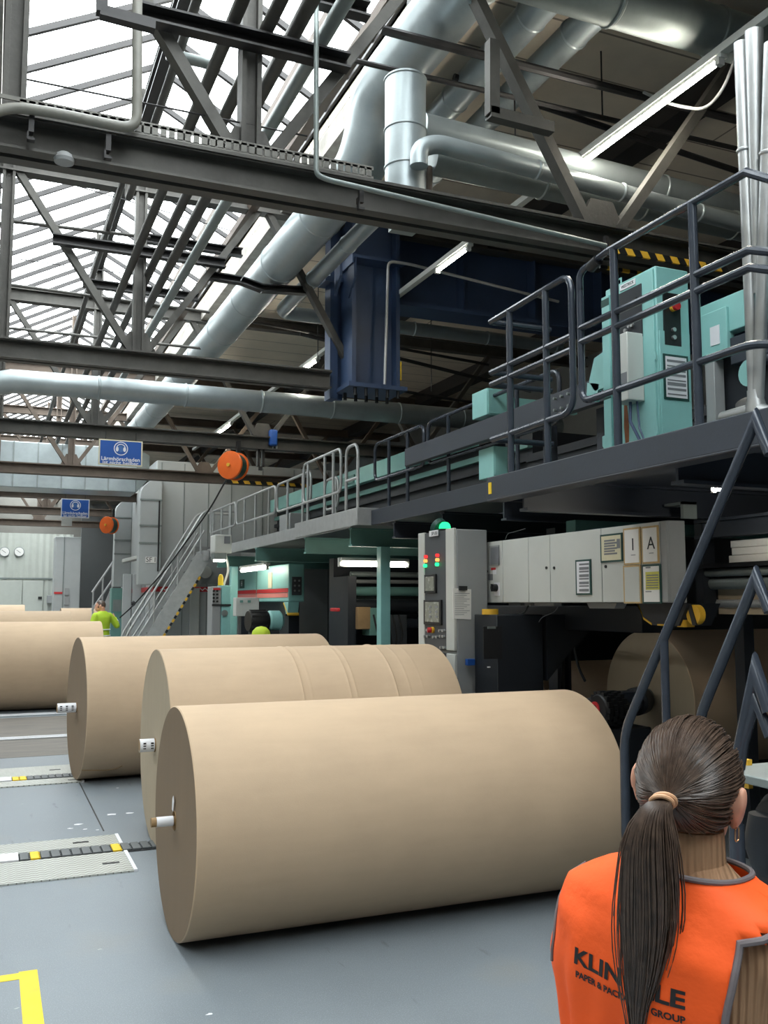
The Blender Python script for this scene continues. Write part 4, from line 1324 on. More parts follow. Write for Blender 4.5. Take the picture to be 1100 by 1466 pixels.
def notice(label, x0, y0, x1, y1, frame, sheet, rows, cat='notice', letter=None, cols=None):
    t = thing('notice', label, cat, tuple(P((x0 + x1) / 2, y1, X=XW - .01)), 'notices on the hanging cabinets')
    f = on_door('frame', x0, y0, x1, y1, M[frame], t, .008, XW - .001)
    s = on_door('sheet', x0 + 2, y0 + 2.4, x1 - 2, y1 - 2.4, M[sheet], t, .010, XW - .001)
    b = MB()
    for (ax, ay, bx, by) in rows:
        p, q = P(x0 + (x1 - x0) * ax, y0 + (y1 - y0) * ay, X=XW - .0115), P(x0 + (x1 - x0) * bx, y0 + (y1 - y0) * by, X=XW - .0115)
        b.box((XW - .0125, p.y, p.z), (XW - .011, q.y, q.z))
    if rows:
        b.build('print_lines', M['inkgrey'], t)
    if letter:
        q = P((x0 + x1) / 2, (y0 + y1) / 2 - 2, X=XW - .0115)
        text('lettering', letter, .13, M['ink'], t, tuple(q), (0, -1, 0), (0, 0, 1), .001)
    return t
M['beige'] = mat('beige_printed_sheet', (214, 206, 176), .7, 0, .05, 30)
M['yellowsheet'] = mat('yellow_printed_sheet', (206, 200, 96), .7, 0, .12, 40)
notice('dark framed white notice on the middle cabinet door', 825, 802, 848, 851.5, 'green', 'label', [(.2, .1 + i * .105, .8, .1 + i * .105 + .035 + .03 * (i % 2)) for i in range(8)])
notice('dark framed beige certificate on the end cabinet', 860.5, 766, 893, 803.5, 'green', 'beige', [(.15, .2 + i * .1, .62 + .1 * (i % 2), .225 + i * .1) for i in range(6)] + [(.7, .15, .85, .5)])
notice('wood framed sheet with a large letter I', 893.5, 757, 919, 807.5, 'cork', 'white', [(.4, .74, .65, .75)], letter='I')
notice('wood framed sheet with a large letter A', 919.5, 754.5, 945, 806, 'cork', 'white', [(.4, .72, .65, .73)], letter='A')
notice('empty wood frame below the letter I sheet', 893.5, 810, 920, 864, 'cork', 'greycab', [])
yn = notice('dark framed notice with a yellow text block, lowest on the right', 920.5, 809, 948.5, 864, 'green', 'white', [(.15, .05, .4, .08), (.15, .68, .45, .7)])
p, q = P(924.5, 819, X=XW - .0118), P(944.5, 844, X=XW - .0118)
MB().box((XW - .013, p.y, p.z), (XW - .0112, q.y, q.z)).build('yellow_block', M['yellowsheet'], yn)
b = MB()
for i in range(6):
    p, q = P(926, 823 + i * 3.6, X=XW - .013), P(943, 824 + i * 3.6, X=XW - .013)
    b.box((XW - .0135, p.y, p.z), (XW - .0125, q.y, q.z))
b.build('text_rows', M['inkgrey'], yn)
# brackets, sockets and cables under and over the cabinets
o = thing('cabinet_hanger', 'steel hanger bracket between platform and the end of the hanging cabinets', 'bracket', (4.6, 5.3, 2.5))
MB().box((4.5, 5.2, 2.5), (4.62, 5.23, 2.62)).box((4.5, 5.2, 2.6), (4.62, 5.4, 2.62)).build('bracket', M['galvdark'], o)
for i, (x0, x1) in enumerate(((735, 752), (758, 766), (772, 800))):
    p, q = P(x0, 862, X=4.55), P(x1, 862, X=4.55)
    tag(MB().box((4.5, q.y, ZB - .025), (4.58, p.y, ZB)).build('cable_gland_strip', M['midgrey']), ['cable gland strip at the left under the hanging cabinets', 'shortest cable gland strip under the hanging cabinets', 'longest cable gland strip under the hanging cabinets'][i], 'cable glands', 'gland strips under the cabinets')
p, q = P(840, 868, X=4.5), P(884, 868, X=4.5)
tag(MB().slab([(4.5, q.y, ZB), (4.5, p.y, ZB), (4.5, p.y - .04, ZB - .045), (4.5, q.y + .04, ZB - .045)], (.1, 0, 0)).build('lamp_housing', M['midgrey'], bevel=.005), 'flat grey lamp housing under the hanging cabinets', 'lamp')
for i, pts in enumerate((((757, 862), (755, 872), (748, 879), (733, 882)), ((802, 864), (795, 876), (775, 884), (768, 898)), ((724, 772), (727, 764), (738, 761), (752, 757)))):
    tag(MB().tube(fillet([P(x, y, X=4.62) for x, y in pts], .3), .009 if i == 0 else .004, 8).build('cable', M['galvdark'] if i == 0 else M['inkgrey']), ['grey flexible cable hanging from the left of the hanging cabinets', 'thin cable hanging below the middle of the cabinets', 'cable rising from the top of the hanging cabinets'][i], 'cable', 'cables at the cabinets')

# ================================================================ ROLL STAND
rs = thing('roll_stand', 'dark mill roll stand frame with arms below the near platform', 'machine', (5.2, 7.5, 0))
MB().box((4.9, 6.2, 1.66), (5.1, 9.3, 1.88)).build('cross_beam', M['darkmach'], rs, bevel=.01)
MB().slab([(4.7, 7.3, 1.8), (4.7, 7.3, 1.2), (4.95, 7.3, 1.45), (5.15, 7.3, 1.62), (5.15, 7.3, 1.8)], (0, .1, 0)).build('gusset', M['darkmach'], rs)
MB().box((5.0, 9.2, 0), (5.25, 9.5, 2.6)).build('upright', M['darkmach'], rs, bevel=.01)
MB().box((7.95, 5.2, 0), (8.2, 10, 2.7)).build('rear_panel', M['darkmach'], rs)
MB().box((5.3, 10.2, 0), (8.0, 10.3, 2.7)).build('end_panel', M['darkmach'], rs)
hub = V((5.4, 6.8, 1.06))
a0 = P(866, 1003, X=4.62)
MB().lathe([(.0, 0), (.1, 0), (.1, .12), (.085, .16), (.085, .55), (.12, .56), (.12, .72)], (4.68, a0.y, 1.05), hub - V((4.68, a0.y, 1.05)), 28).build('chuck_arm', M['darkmach'], rs, bevel=.004)
kb = MB()
for j in range(4):
    for i in range(16):
        w_ = 2 * PI * (i + .5 * (j % 2)) / 16
        kb.cbox((4.58 + j * .05, a0.y + .125 * math.cos(w_), 1.05 + .125 * math.sin(w_)), (.035, .04, .04))
kb.lathe([(.0, 0), (.11, 0), (.125, .02), (.125, .2), (.11, .22), (.0, .22)], (4.55, a0.y, 1.05), (1, 0, 0), 28)
kb.build('knobbed_collar', M['black'], rs)
MB().lathe([(.035, 0), (.06, 0), (.06, .015), (.035, .015)], (4.54, a0.y + .03, 1.05), (1, 0, 0), 20, close=False).build('red_ring', M['red'], rs)
MB().slab([(4.75, a0.y + .05, 1.02), (4.75, a0.y + .5, .92), (4.75, a0.y + .55, 1.05), (4.75, a0.y + .2, 1.17), (4.75, a0.y + .05, 1.17)], (.25, 0, 0)).build('swing_arm', M['navy'], rs, bevel=.01)
MB().box((4.5, a0.y - .1, 0), (5.0, a0.y + .4, .9)).build('arm_foot', M['darkmach'], rs, bevel=.01)
for i, pts in enumerate((((806, 925), (807, 960), (805, 985)), ((822, 925), (828, 955), (838, 975)))):
    MB().tube(fillet([P(x, y, X=5.0) for x, y in pts], .1), .018 if i == 0 else .012, 8).build('hose', M['rubber'], rs)
s_ = P(745, 975, X=5.0)
MB().slab([(4.85, s_.y - .5, 1.0), (4.85, s_.y + .4, 1.18), (4.85, s_.y + .4, .9), (4.85, s_.y - .5, .9)], (.2, 0, 0)).build('swing_arm', M['navy'], rs, bevel=.01)
MB().box((4.85, s_.y - .3, 0), (5.05, s_.y + .3, .9)).build('arm_foot', M['darkmach'], rs)
paper_roll('paper_roll', 'brown paper roll held in the roll stand behind the stair handrail', 5.42, 7.9, 6.8, .6, zc=1.06, stub=0, end='kraftgrey', group='paper rolls in the roll stand')
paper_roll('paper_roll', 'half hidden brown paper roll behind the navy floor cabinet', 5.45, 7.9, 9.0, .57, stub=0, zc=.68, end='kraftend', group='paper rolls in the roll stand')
MB().lathe([(.0, 0), (.07, 0), (.09, .02), (.09, .06), (.0, .06)], (5.36, 6.8, 1.06), (1, 0, 0), 28).build('chuck_flange', M['galvdark'], rs)
# guard under the cabinet, with hazard paint
gd = thing('roller_guard', 'dark curved guard with yellow and black hazard paint under the cabinets', 'guard', (4.7, 5.4, 1.7))
y0, y1 = P(915, 880, X=4.55).y, P(985, 880, X=4.55).y
MB().slab([(4.55, y0, 1.9), (4.55, y0 - .06, 1.78), (4.55, y0 - .15, 1.74), (4.55, y1 + .1, 1.74), (4.55, y1, 1.9)], (.3, 0, 0)).build('guard_plate', M['darkmach'], gd)
MB().slab([(4.545, y0, 1.9), (4.545, y0 - .06, 1.78), (4.545, y0 - .15, 1.74), (4.545, y0 - .15, 1.755), (4.545, y0 - .05, 1.8), (4.545, y0 + .02, 1.9)], (.02, 0, 0)).build('yellow_edge', M['amber'], gd)
q = P(996, 880, X=4.6)
MB().cyl((4.58, q.y, q.z), (4.63, q.y, q.z), .07, 24).build('yellow_drum', M['amber'], gd)
MB().slab([(4.57, q.y + .05, q.z + .07), (4.57, q.y + .015, q.z + .075), (4.57, q.y - .04, q.z - .07), (4.57, q.y + .0, q.z - .075)], (.012, 0, 0)).build('black_stripe', M['black'], gd)
MB().slab([(4.57, q.y + .16, q.z - .09), (4.57, q.y + .09, q.z - .09), (4.57, q.y + .10, q.z + .04)], (.1, 0, 0)).build('yellow_corner', M['amber'], gd)
MB().box((4.54, y0 - .3, 1.738), (4.6, y0 - .22, 1.75)).build('yellow_sticker', M['amber'], gd)
# machine at the right behind the handrails
rm = thing('feed_machine', 'dark feed machine with pale rollers behind the sloping handrail', 'machine', (5.4, 4.6, 0))
MB().box((4.98, 5.56, 1.8), (5.1, 5.64, 2.62)).build('side_plate', M['darkmach'], rm)
MB().box((5.9, 5.55, 0), (6.1, 5.65, 2.6)).build('side_frame', M['darkmach'], rm)
for i, (zz, rr, m_) in enumerate(((2.13, .03, 'galvdark'), (2.05, .045, 'galvdark'), (1.9, .03, 'midgrey'))):
    MB().cyl((5.02 + .05 * i, 3.0, zz), (5.02 + .05 * i, 5.58, zz), rr, 16).build('roller', M[m_], rm)
MB().box((4.95, 3.0, 2.165), (6.2, 5.62, 2.195)).build('table_plate', M['black'], rm)
MB().box((5.12, 3.0, 1.82), (5.16, 5.56, 2.1)).build('belt_face', M['kraftgrey'], rm)
for y in (3.2, 5.5):
    MB().box((5.3, y, 0), (5.4, y + .1, 1.85)).build('leg', M['darkmach'], rm)
for i in range(3):
    tag(MB().box((5.02 + .01 * i, 3.6, 2.197 + i * .056), (5.8, 5.33 - .02 * (i % 2), 2.251 + i * .056)).build('sheet_stack', M['white'], bevel=.004), ['lowest white sheet stack on the feed table at the right edge', 'middle white sheet stack on the feed table at the right edge', 'topmost white sheet stack on the feed table at the right edge'][i], 'sheets', 'white sheets on the feed table')
gb_ = thing('gear_motor', 'black gear motor below the tread beside the woman at the right edge', 'motor', (2.6, 2.3, 0))
q = P(1083, 1180, X=2.45)
MB().lathe([(.0, 0), (.07, .01), (.1, .06), (.1, .3), (.06, .36)], (2.5, q.y, q.z), (1, 0, 0), 24).build('housing', M['black'], gb_)
MB().lathe([(.0, 0), (.05, .0), (.08, .1), (.06, .2)], (2.5, q.y, q.z - .17), (0, 0, 1), 20).build('flange', M['darkmach'], gb_)
MB().box((2.52, q.y - .09, 0), (2.8, q.y + .09, q.z - .05)).build('pedestal', M['darkmach'], gb_)
MB().box((2.5, q.y - .14, q.z + .1), (2.52, q.y - .08, q.z + .2)).build('yellow_patch', M['amber'], gb_)
MB().box((2.5, q.y + .08, q.z + .1), (2.52, q.y + .14, q.z + .2)).build('yellow_patch', M['amber'], gb_)
# ================================================================ FAR END OF THE HALL
# ---- machine house
HY = 21.3
hs = thing('machine_house', 'large pale grey machine enclosure with a red stripe behind the far stair', 'enclosure', (6, 24, 0))
xL = P(221, 800, Y=HY).x
MB().box((xL, HY, 0), (9.5, 27, 5.15)).build('cladding', M['housegrey'], hs, bevel=.03)
sm = MB()
for px in (229, 262, 297, 330, 375, 420, 470):
    x = P(px, 800, Y=HY).x
    sm.box((x - .012, HY - .012, 0), (x + .012, HY, 5.1))
for y in (22.5, 23.8, 25.1, 26.3):
    sm.box((xL - .012, y - .012, 0), (xL, y + .012, 4.9))
sm.build('panel_joint', M['galvdark'], hs)
z1, z0 = P(240, 840, Y=HY).z, P(240, 847, Y=HY).z
MB().box((xL, HY - .014, z0), (5.4, HY - .002, z1)).box((xL - .014, HY, z0), (xL - .002, 27, z1)).build('red_stripe', M['red'], hs)
zz = MB()
x = P(229, 840, Y=HY).x
while x < 4.9:
    zz.slab([(x, HY - .018, z0 + .02), (x + .06, HY - .018, z0 + .07), (x + .12, HY - .018, z0 + .02), (x + .12, HY - .018, z0 + .045), (x + .06, HY - .018, z0 + .095), (x, HY - .018, z0 + .045)], (0, .004, 0))
    x += .12
zz.build('zigzag_line', M['label'], hs)
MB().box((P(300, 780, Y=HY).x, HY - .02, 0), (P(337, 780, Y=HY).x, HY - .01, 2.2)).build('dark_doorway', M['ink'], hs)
MB().box((P(273, 780, Y=HY).x, HY - .12, 0), (P(286, 780, Y=HY).x, HY - .01, 2.25)).build('door_post', M['greycab'], hs, bevel=.01)
MB().box((P(262, 780, Y=HY).x, HY - .02, 2.35), (P(345, 780, Y=HY).x, HY - .012, 3.2)).build('grey_panel', M['midgrey'], hs)
q = P(294, 819, Y=HY - .03)
MB().cyl((q.x, HY - .08, q.z), (q.x, HY - .02, q.z), .14, 24).build('round_cover', M['greycab'], hs)
def curved_duct(label, px0, px1, pyt, pyb, y, lid, name='exhaust_duct', bands=(), strip=None):
    a, b = P(px0, pyt, Y=y), P(px1, pyb, Y=y)
    t = thing(name, label, 'duct', ((a.x + b.x) / 2, y, b.z), 'curved top ducts on the machine enclosure')
    dp = .35
    prof = [(a.x, b.z), (b.x, b.z), (b.x, a.z)] + [(a.x + (b.x - a.x) * (1 - math.sin(k * PI / 12)) , a.z - (b.x - a.x) * (1 - math.cos(k * PI / 12)) * .9) for k in range(1, 7)]
    MB().slab([(x, y, z) for x, z in prof], (0, dp, 0)).build('sheet_body', M['housegrey'], t, bevel=.01)
    for py in bands:
        z = P(px0, py, Y=y).z
        MB().box((a.x - .01, y - .015, z - .02), (b.x + .01, y, z + .02)).build('flange_band', M['galvdark'], t)
    return t
xd = curved_duct('taller curved duct with the SF I sign on the machine enclosure', 202, 229, 683, 837, HY - .36, 0, bands=(715, 752, 777))
MB().box((P(228, 700, Y=HY - .38).x, HY - .38, P(0, 815, Y=HY - .38).z), (P(230, 700, Y=HY - .38).x, HY - .36, P(0, 707, Y=HY - .38).z)).build('black_seal', M['ink'], xd)
sgn = MB()
p, q = P(208.5, 797, Y=HY - .37), P(223.5, 806, Y=HY - .37)
sg = sgn.box((p.x, HY - .375, q.z), (q.x, HY - .36, p.z)).build('sign_plate', M['white'], xd)
text('lettering', 'SF I', .15, M['ink'], sg, ((p.x + q.x) / 2, HY - .377, (p.z + q.z) / 2), (1, 0, 0), (0, 0, 1), .001)
curved_duct('shorter curved duct at the left corner of the machine enclosure', 166, 187, 713, 840, 25.2, 0, bands=(741, 773, 793))
lf = thing('light_fixture', 'slim light fixture above the enclosure door left of the SF I sign', 'light', (3, 23, 2.7))
a, b = P(178, 803, Y=23.5), P(202, 797, Y=22.3)
MB().bar(a, b, .12, .08).build('housing', M['greycab'], lf, bevel=.01)
MB().bar(a - V((0, 0, .05)), b - V((0, 0, .05)), .06, .02).build('diffuser', M['midgrey'], lf)
dr = thing('enclosure_door', 'grey framed doors at the left side of the machine enclosure', 'door', (2.9, 22.5, 0))
for i, (pa, pb) in enumerate(((176, 186), (190, 200))):
    p, q = P(pa, 808, Y=23), P(pb, 900, Y=23)
    MB().box((p.x, 22.9, 0), (q.x, 22.98, 2.6)).build('leaf', M['housegrey'], dr, bevel=.01)
p = P(188, 800, Y=22.95)
MB().box((p.x - .03, 22.92, 0), (p.x + .03, 22.96, 2.6)).build('dark_gap', M['ink'], dr)

# ---- far stair up to the long walkway
FS = 20.5
s0, s1 = P(221, 904, Y=FS), P(287, 797, Y=FS)
dd = (s1 - s0).normalized()
s0 = s0 - dd * ((s0.z - .02) / dd.z)
fs = thing('far_stair', 'steep galvanised stair with handrails and striped edge at the far walkway', 'stair', (s0.x, FS, 0))
top = s1
for k, y in ((0, FS - .35), (1, FS + .35)):
    a, b = V((s0.x, y, s0.z)), V((top.x, y, top.z))
    MB().bar(a, b, .04, .32, up=(0, 1, 0) if False else (-.5, 0, .8)).build('stringer', M['galvrail'], fs)
    h0, h1 = P(180, 905, Y=y), P(258, 735, Y=y)
    off = V((0, 0, 1.0))
    hp = [a + dd * .1, a + off * .5 + dd * .0, a + off + dd * .25, b + off, b + off + V((.7, 0, 0))]
    MB().tube(fillet(hp, .15), .025, 8).build('handrail', M['galvrail'], fs)
    MB().tube([a + off * .55 + dd * .2, b + off * .55], .02, 8).build('mid_rail', M['galvrail'], fs)
    for t_ in (.12, .4, .68, .96):
        p = a.lerp(b, t_)
        MB().cyl(p, p + off, .022, 8).build('post', M['galvrail'], fs)
n_ = 11
for i in range(n_):
    p = s0.lerp(top, (i + .7) / n_)
    MB().box((p.x - .1, FS - .33, p.z - .015), (p.x + .1, FS + .33, p.z + .015)).build('tread', M['galvdark'], fs)
perp = V((dd.z, 0, -dd.x))
for i in range(18):
    p = s0.lerp(top, .42 + i * .026) + perp * .165
    MB().obox((p.x, FS - .372, p.z), dd, (0, 1, 0), perp, (.07, .006, .05)).build('edge_stripe', M['amber' if i % 2 else 'black'], fs)
MB().box((top.x - .02, FS - .4, FZ - .25), (4.37, FS + .4, FZ - .02)).build('landing', M['galvrail'], fs, bevel=.01)
for x in (top.x + .15, top.x + .55):
    MB().cyl((x, FS - .38, FZ - .1), (x, FS - .38, FZ + 1.0), .022, 8).build('landing_post', M['galvrail'], fs)
# small second stair rail far left
sr = thing('stair_rail', 'pale stair handrail far away left of the machine enclosure', 'handrail', (2.4, 27.5, 0))
a, b = P(132, 848, Y=27), P(163, 803, Y=27)
MB().tube([a, b], .03, 8).build('handrail', M['galvrail'], sr)
MB().tube([a - V((0, 0, .5)), b - V((0, 0, .5))], .03, 8).build('mid_rail', M['galvrail'], sr)
for t_ in (.05, .5, .95):
    p = a.lerp(b, t_)
    MB().cyl((p.x, 27, 0), p, .025, 8).build('post', M['galvrail'], sr)
MB().bar(P(143, 900, Y=27), P(166, 845, Y=27), .05, .3, up=(-.5, 0, .8)).build('stringer', M['galvrail'], sr)

# ---- box duct across the hall
bd = thing('box_duct', 'large rectangular sheet metal duct crossing the hall below the trusses', 'duct', (1, 22.6, 4.3))
zt_, zb_ = P(17, 631, Y=22.4).z, P(17, 697, Y=22.4).z
xr_ = P(196, 660, Y=22.4).x
MB().box((-1.4, 22.4, zb_), (xr_, 23.4, zt_)).build('sheet_body', M['galv'], bd, bevel=.02)
MB().slab([(xr_, 22.4, zb_), (xr_, 22.4, zt_), (xr_ + .3, 22.4, zt_ - .15), (xr_ + .3, 22.4, zb_ + .35)], (0, 1.0, 0)).build('transition', M['galvdark'], bd)
for i in range(8):
    x = -1.2 + i * .52
    MB().box((x, 22.38, zb_), (x + .03, 22.4, zt_)).build('standing_seam', M['galvdark'], bd)
MB().box((-1.4, 22.36, (zt_ + zb_) / 2 - .06), (xr_, 22.4, (zt_ + zb_) / 2 + .02)).build('stiffener', M['galvdark'], bd)

# ---- back wall in corrugated sheet with doors and gauges
YC = 39.0
cw = MB()
zt_ = P(17, 763, Y=YC).z
xs = []
x = -2.5
while x < 3.0:
    xs += [(x, 0), (x + .06, -.04), (x + .13, -.04), (x + .19, 0)]
    x += .25
vs, fs_ = [], []
for (x, d) in xs:
    vs += [(x, YC + d, 0), (x, YC + d, zt_)]
for i in range(len(xs) - 1):
    fs_.append((2 * i, 2 * i + 2, 2 * i + 3, 2 * i + 1))
cw.add(vs, fs_)
cw.box((-2.5, YC + .01, 0), (3.0, YC + .06, zt_))
M['corr'] = mat('pale_corrugated_cladding', (186, 190, 182), .6, 0, .08, 1.5)
cwo = cw.build('wall_corrugated', M['corr'], kind='structure')
MB().box((-2.5, YC - .07, P(17, 829, Y=YC).z), (3, YC - .03, P(17, 827, Y=YC).z)).build('trim_7', M['galvdark'], kind='structure')
ddr = thing('hall_door', 'grey double door in the corrugated back wall', 'door', (.6, YC - .1, 0))
for pa, pb in ((-6, 32), (33, 62)):
    p, q = P(pa, 830, Y=YC), P(pb, 830, Y=YC)
    MB().box((p.x, YC - .12, 0), (q.x, YC - .06, P(17, 831, Y=YC).z)).build('leaf', M['corr'], ddr, bevel=.01)
p = P(57, 856, Y=YC)
MB().cbox((p.x, YC - .14, p.z), (.14, .04, .1)).build('handle', M['black'], ddr)
for i, px in enumerate((6.5, 27.5)):
    q = P(px, 790, Y=YC - .1)
    t = thing('wall_gauge', ['left round white gauge high on the corrugated wall', 'right round white gauge high on the corrugated wall'][i], 'gauge', (q.x, YC - .1, q.z - .17), 'round gauges on the back wall')
    MB().lathe([(0, 0), (.19, 0), (.19, .05), (.165, .055)], (q.x, YC - .05, q.z), (0, -1, 0), 28).build('rim', M['galvdark'], t)
    MB().cyl((q.x, YC - .115, q.z), (q.x, YC - .108, q.z), .165, 28).build('dial', M['white'], t)
    MB().obox((q.x - .03, YC - .118, q.z + .02), (.8, 0, -.6), (0, 1, 0), (.6, 0, .8), (.2, .004, .014)).build('needle', M['ink'], t)
p = P(71, 858, Y=YC)
tag(MB().cbox((p.x, YC - .15, p.z), (.22, .14, .3)).build('wall_box', M['midgrey'], bevel=.01), 'small grey box on the corrugated wall beside the door', 'switch box')
cab = thing('tall_cabinet', 'tall pale grey cabinet with a red stripe before the corrugated wall', 'cabinet', (1.8, 34, 0))
a, b = P(80, 768, Y=33.6), P(117, 768, Y=33.6)
MB().box((a.x, 33.6, 0), (b.x, 34.6, a.z)).build('body', M['housegrey'], cab, bevel=.02)
xm = P(92, 768, Y=33.6).x
MB().box((xm, 33.57, 0), (xm + .03, 33.6, a.z)).build('door_gap', M['galvdark'], cab)
MB().box((a.x, 33.58, P(0, 850, Y=33.6).z), (xm, 33.6, P(0, 847, Y=33.6).z)).build('red_stripe', M['red'], cab)
for py in (842, 856):
    p, q = P(93, py, Y=33.55), P(99, py + 10, Y=33.55)
    MB().box((p.x, 33.55, q.z), (q.x, 33.6, p.z)).build('socket_box', M['midgrey'], cab)
a, b = P(117, 745, Y=36), P(180, 745, Y=36)
MB().box((a.x, 36, 0), (b.x + 3, 36.2, 5.6)).build('wall_recess', mat('dark_grey_back_wall', (92, 94, 94), .8, 0, .1, 1), kind='structure')
dg = thing('green_unit', 'dark green machine unit between the worker and the enclosure', 'machine', (2.7, 24.6, 0))
p, q = P(160, 842, Y=24.6), P(175, 905, Y=24.6)
MB().box((p.x, 24.6, 0), (q.x, 25.0, p.z)).build('body', M['tealdark'], dg, bevel=.01)
MB().box((p.x + .04, 24.57, 1.7), (q.x - .04, 24.6, 2.0)).build('window', M['galvdark'], dg)

# ---- signs hung from the trusses
def ear_sign(label, px0, py0, px1, py1, y, frame):
    a, b = P(px0, py0, Y=y), P(px1, py1, Y=y)
    t = thing('safety_sign', label, 'sign', ((a.x + b.x) / 2, y, b.z), 'hearing protection signs')
    w_, h_ = b.x - a.x, a.z - b.z
    cx_ = (a.x + b.x) / 2
    MB().box((a.x, y, b.z), (b.x, y + .03, a.z)).build('frame', M['beige'] if frame else M['label'], t)
    pl = MB().box((a.x + .02, y - .004, b.z + .02), (b.x - .02, y, a.z - .02)).build('blue_plate', M['signblue'], t)
    cz = a.z - h_ * .34
    r = h_ * .27
    MB().lathe([(r, 0), (r, .004), (r * .88, .004), (r * .88, 0)], (cx_, y - .004, cz), (0, -1, 0), 36, close=False).build('white_ring', M['label'], t)
    hd = MB()
    hd.slab([(cx_ + r * .42 * math.sin(k * PI / 10) * (1 if k < 10 else 1), y - .008, cz + r * .5 * math.cos(k * PI / 10)) for k in range(20)], (0, .003, 0))
    hd.build('head_pictogram', M['signblue2'] if 'signblue2' in M else M['signblue'], t)
    em = MB()
    for s_ in (-1, 1):
        em.slab([(cx_ + s_ * r * .52 + r * .2 * math.cos(k * PI / 8), y - .009, cz - r * .1 + r * .36 * math.sin(k * PI / 8)) for k in range(16)], (0, .004, 0))
    em.tube([(cx_ + r * .62 * math.cos(k * PI / 10), y - .008, cz + r * .62 * math.sin(k * PI / 10)) for k in range(11)], r * .07, 6)
    em.build('earmuff_pictogram', M['label'], t)
    text('lettering', 'Lärmhörschaden', h_ * .21, M['label'], pl, (cx_, y - .006, b.z + h_ * .24), (1, 0, 0), (0, 0, 1), .002, width=w_ * .88, bold=.0012)
    text('lettering', 'ist nicht heilbar', h_ * .19, M['label'], pl, (cx_, y - .006, b.z + h_ * .09), (1, 0, 0), (0, 0, 1), .002, width=w_ * .82, bold=.0012)
    for x in (a.x + .1, b.x - .1):
        MB().cyl((x, y + .015, a.z), (x, y + .015, 4.6), .008, 6).build('hanger', M['darksteel'], t)
    return t
M['signblue2'] = mat('pictogram_blue', (70, 110, 170), .4, 0, .03, 4)
ear_sign('upper larger blue hearing protection sign hanging from the third truss', 142, 628, 203.5, 668, YT[2] - .17, True)
ear_sign('lower smaller blue hearing protection sign further back in the hall', 88, 713.5, 127.5, 742, YT[4] - .17, False)
p, q = P(88, 743, Y=YT[4]), P(103, 753, Y=YT[4])
tag(MB().box((p.x, YT[4], q.z), (q.x, YT[4] + .02, p.z)).build('sign_plate', M['greycab']), 'small pale plate under the lower blue hearing sign', 'sign')

# ---- orange reels
def reel(label, px, py, y, r):
    c = P(px, py, Y=y)
    ax = V((-.72, -.69, 0)).normalized()
    t = thing('cable_reel', label, 'cable reel', (c.x, y, c.z - r), 'orange spring cable reels')
    MB().lathe([(0, 0), (r, 0), (r, .015), (r * .96, .03), (0, .05)], c + ax * .09, ax, 32).build('front_flange', M['orange'], t)
    MB().lathe([(0, -.09), (r * .88, -.09), (r * .88, .09), (0, .09)], c, ax, 32).build('drum', M['green'], t)
    MB().lathe([(0, 0), (r, 0), (r, .02), (0, .02)], c - ax * .11, ax, 32).build('rear_flange', M['orange'], t)
    MB().lathe([(0, 0), (.03, 0), (.03, .02), (0, .02)], c + ax * .14, ax, 12).build('hub', M['amber'], t)
    MB().bar(c - ax * .15 + V((0, 0, -.1)), c - ax * .15 + V((0, 0, r + .2)), .1, .06, up=(1, 0, 0)).build('hanger', M['black'], t)
    return c
rc = reel('orange cable reel with green drum hanging from the third truss', 334, 667, YT[2] - .25, .235)
reel('second orange cable reel far back under the fifth truss', 156.5, 752, YT[4] - .25, .215)
WP = P(172, 884, Y=20.4)
pipe('reel_cable', [rc + V((-.1, -.05, -.2)), P(300, 730, Y=16.3), P(240, 812, Y=18.4), P(190, 868, Y=19.8), WP], .014, M['rubber'], 'black cable running from the orange reel down to the worker', 'cable', bend=.5)
q = P(191, 864, Y=19.8)
tag(MB().ball(q, .045, (1, 1, 1.2), 10).build('cable_stop', M['rubber']), 'black stop ball on the reel cable near the worker', 'cable stop')
bh = thing('chain_hoist', 'small blue hoist hanging from the third truss left of the blue column', 'hoist', tuple(P(391, 640, Y=YT[2] - .1)))
c = P(391, 627, Y=YT[2] - .08)
MB().box((c.x - .07, c.y - .06, c.z - .14), (c.x + .07, c.y + .06, c.z + .14)).build('body', M['signblue'], bh, bevel=.03)
MB().tube([c + V((.06, 0, -.1)), c + V((.06, 0, -.2))], .02, 8).tube([c + V((0, 0, .14)), V((c.x, c.y, 4.52))], .012, 8).build('hook_and_chain', M['galvdark'], bh)
c = P(373, 660, Y=YT[2] + .0)
tag(MB().box((c.x - .06, c.y - .04, c.z - .1), (c.x - .02, c.y + .04, 4.5)).box((c.x + .02, c.y - .04, c.z - .1), (c.x + .06, c.y + .04, 4.5)).box((c.x - .03, c.y - .03, c.z - .16), (c.x + .03, c.y + .03, c.z - .1)).build('hanging_bracket', M['darksteel']), 'dark bracket hanging from the third truss right of the orange reel', 'bracket')

# ================================================================ MACHINES UNDER THE LONG WALKWAY
M['palered'] = mat('pale_red_paint', (214, 130, 122), .5, 0, .05, 6)
sp_ = thing('splicer_machine', 'turquoise machine with red stripe under the long walkway', 'machine', (5.1, 17.5, 1.8))
XS_ = 4.95
ya, yb = P(413.5, 830, X=XS_).y, P(339, 830, X=XS_).y
zt_, zb_ = 2.62, 1.93
MB().box((XS_, ya, zb_), (XS_ + .3, yb, zt_)).build('housing', M['teal'], sp_, bevel=.02)
z1, z0 = P(413, 842, X=XS_).z, P(413, 848, X=XS_).z
MB().box((XS_ - .008, ya + .02, z0), (XS_, yb - .02, z1)).build('red_stripe', M['red'], sp_)
ym_ = P(368, 830, X=XS_).y
MB().box((XS_ - .008, ya + .02, z0 - .09), (XS_, yb - .02, z0 - .01)).build('pale_red_stripe', M['palered'], sp_)
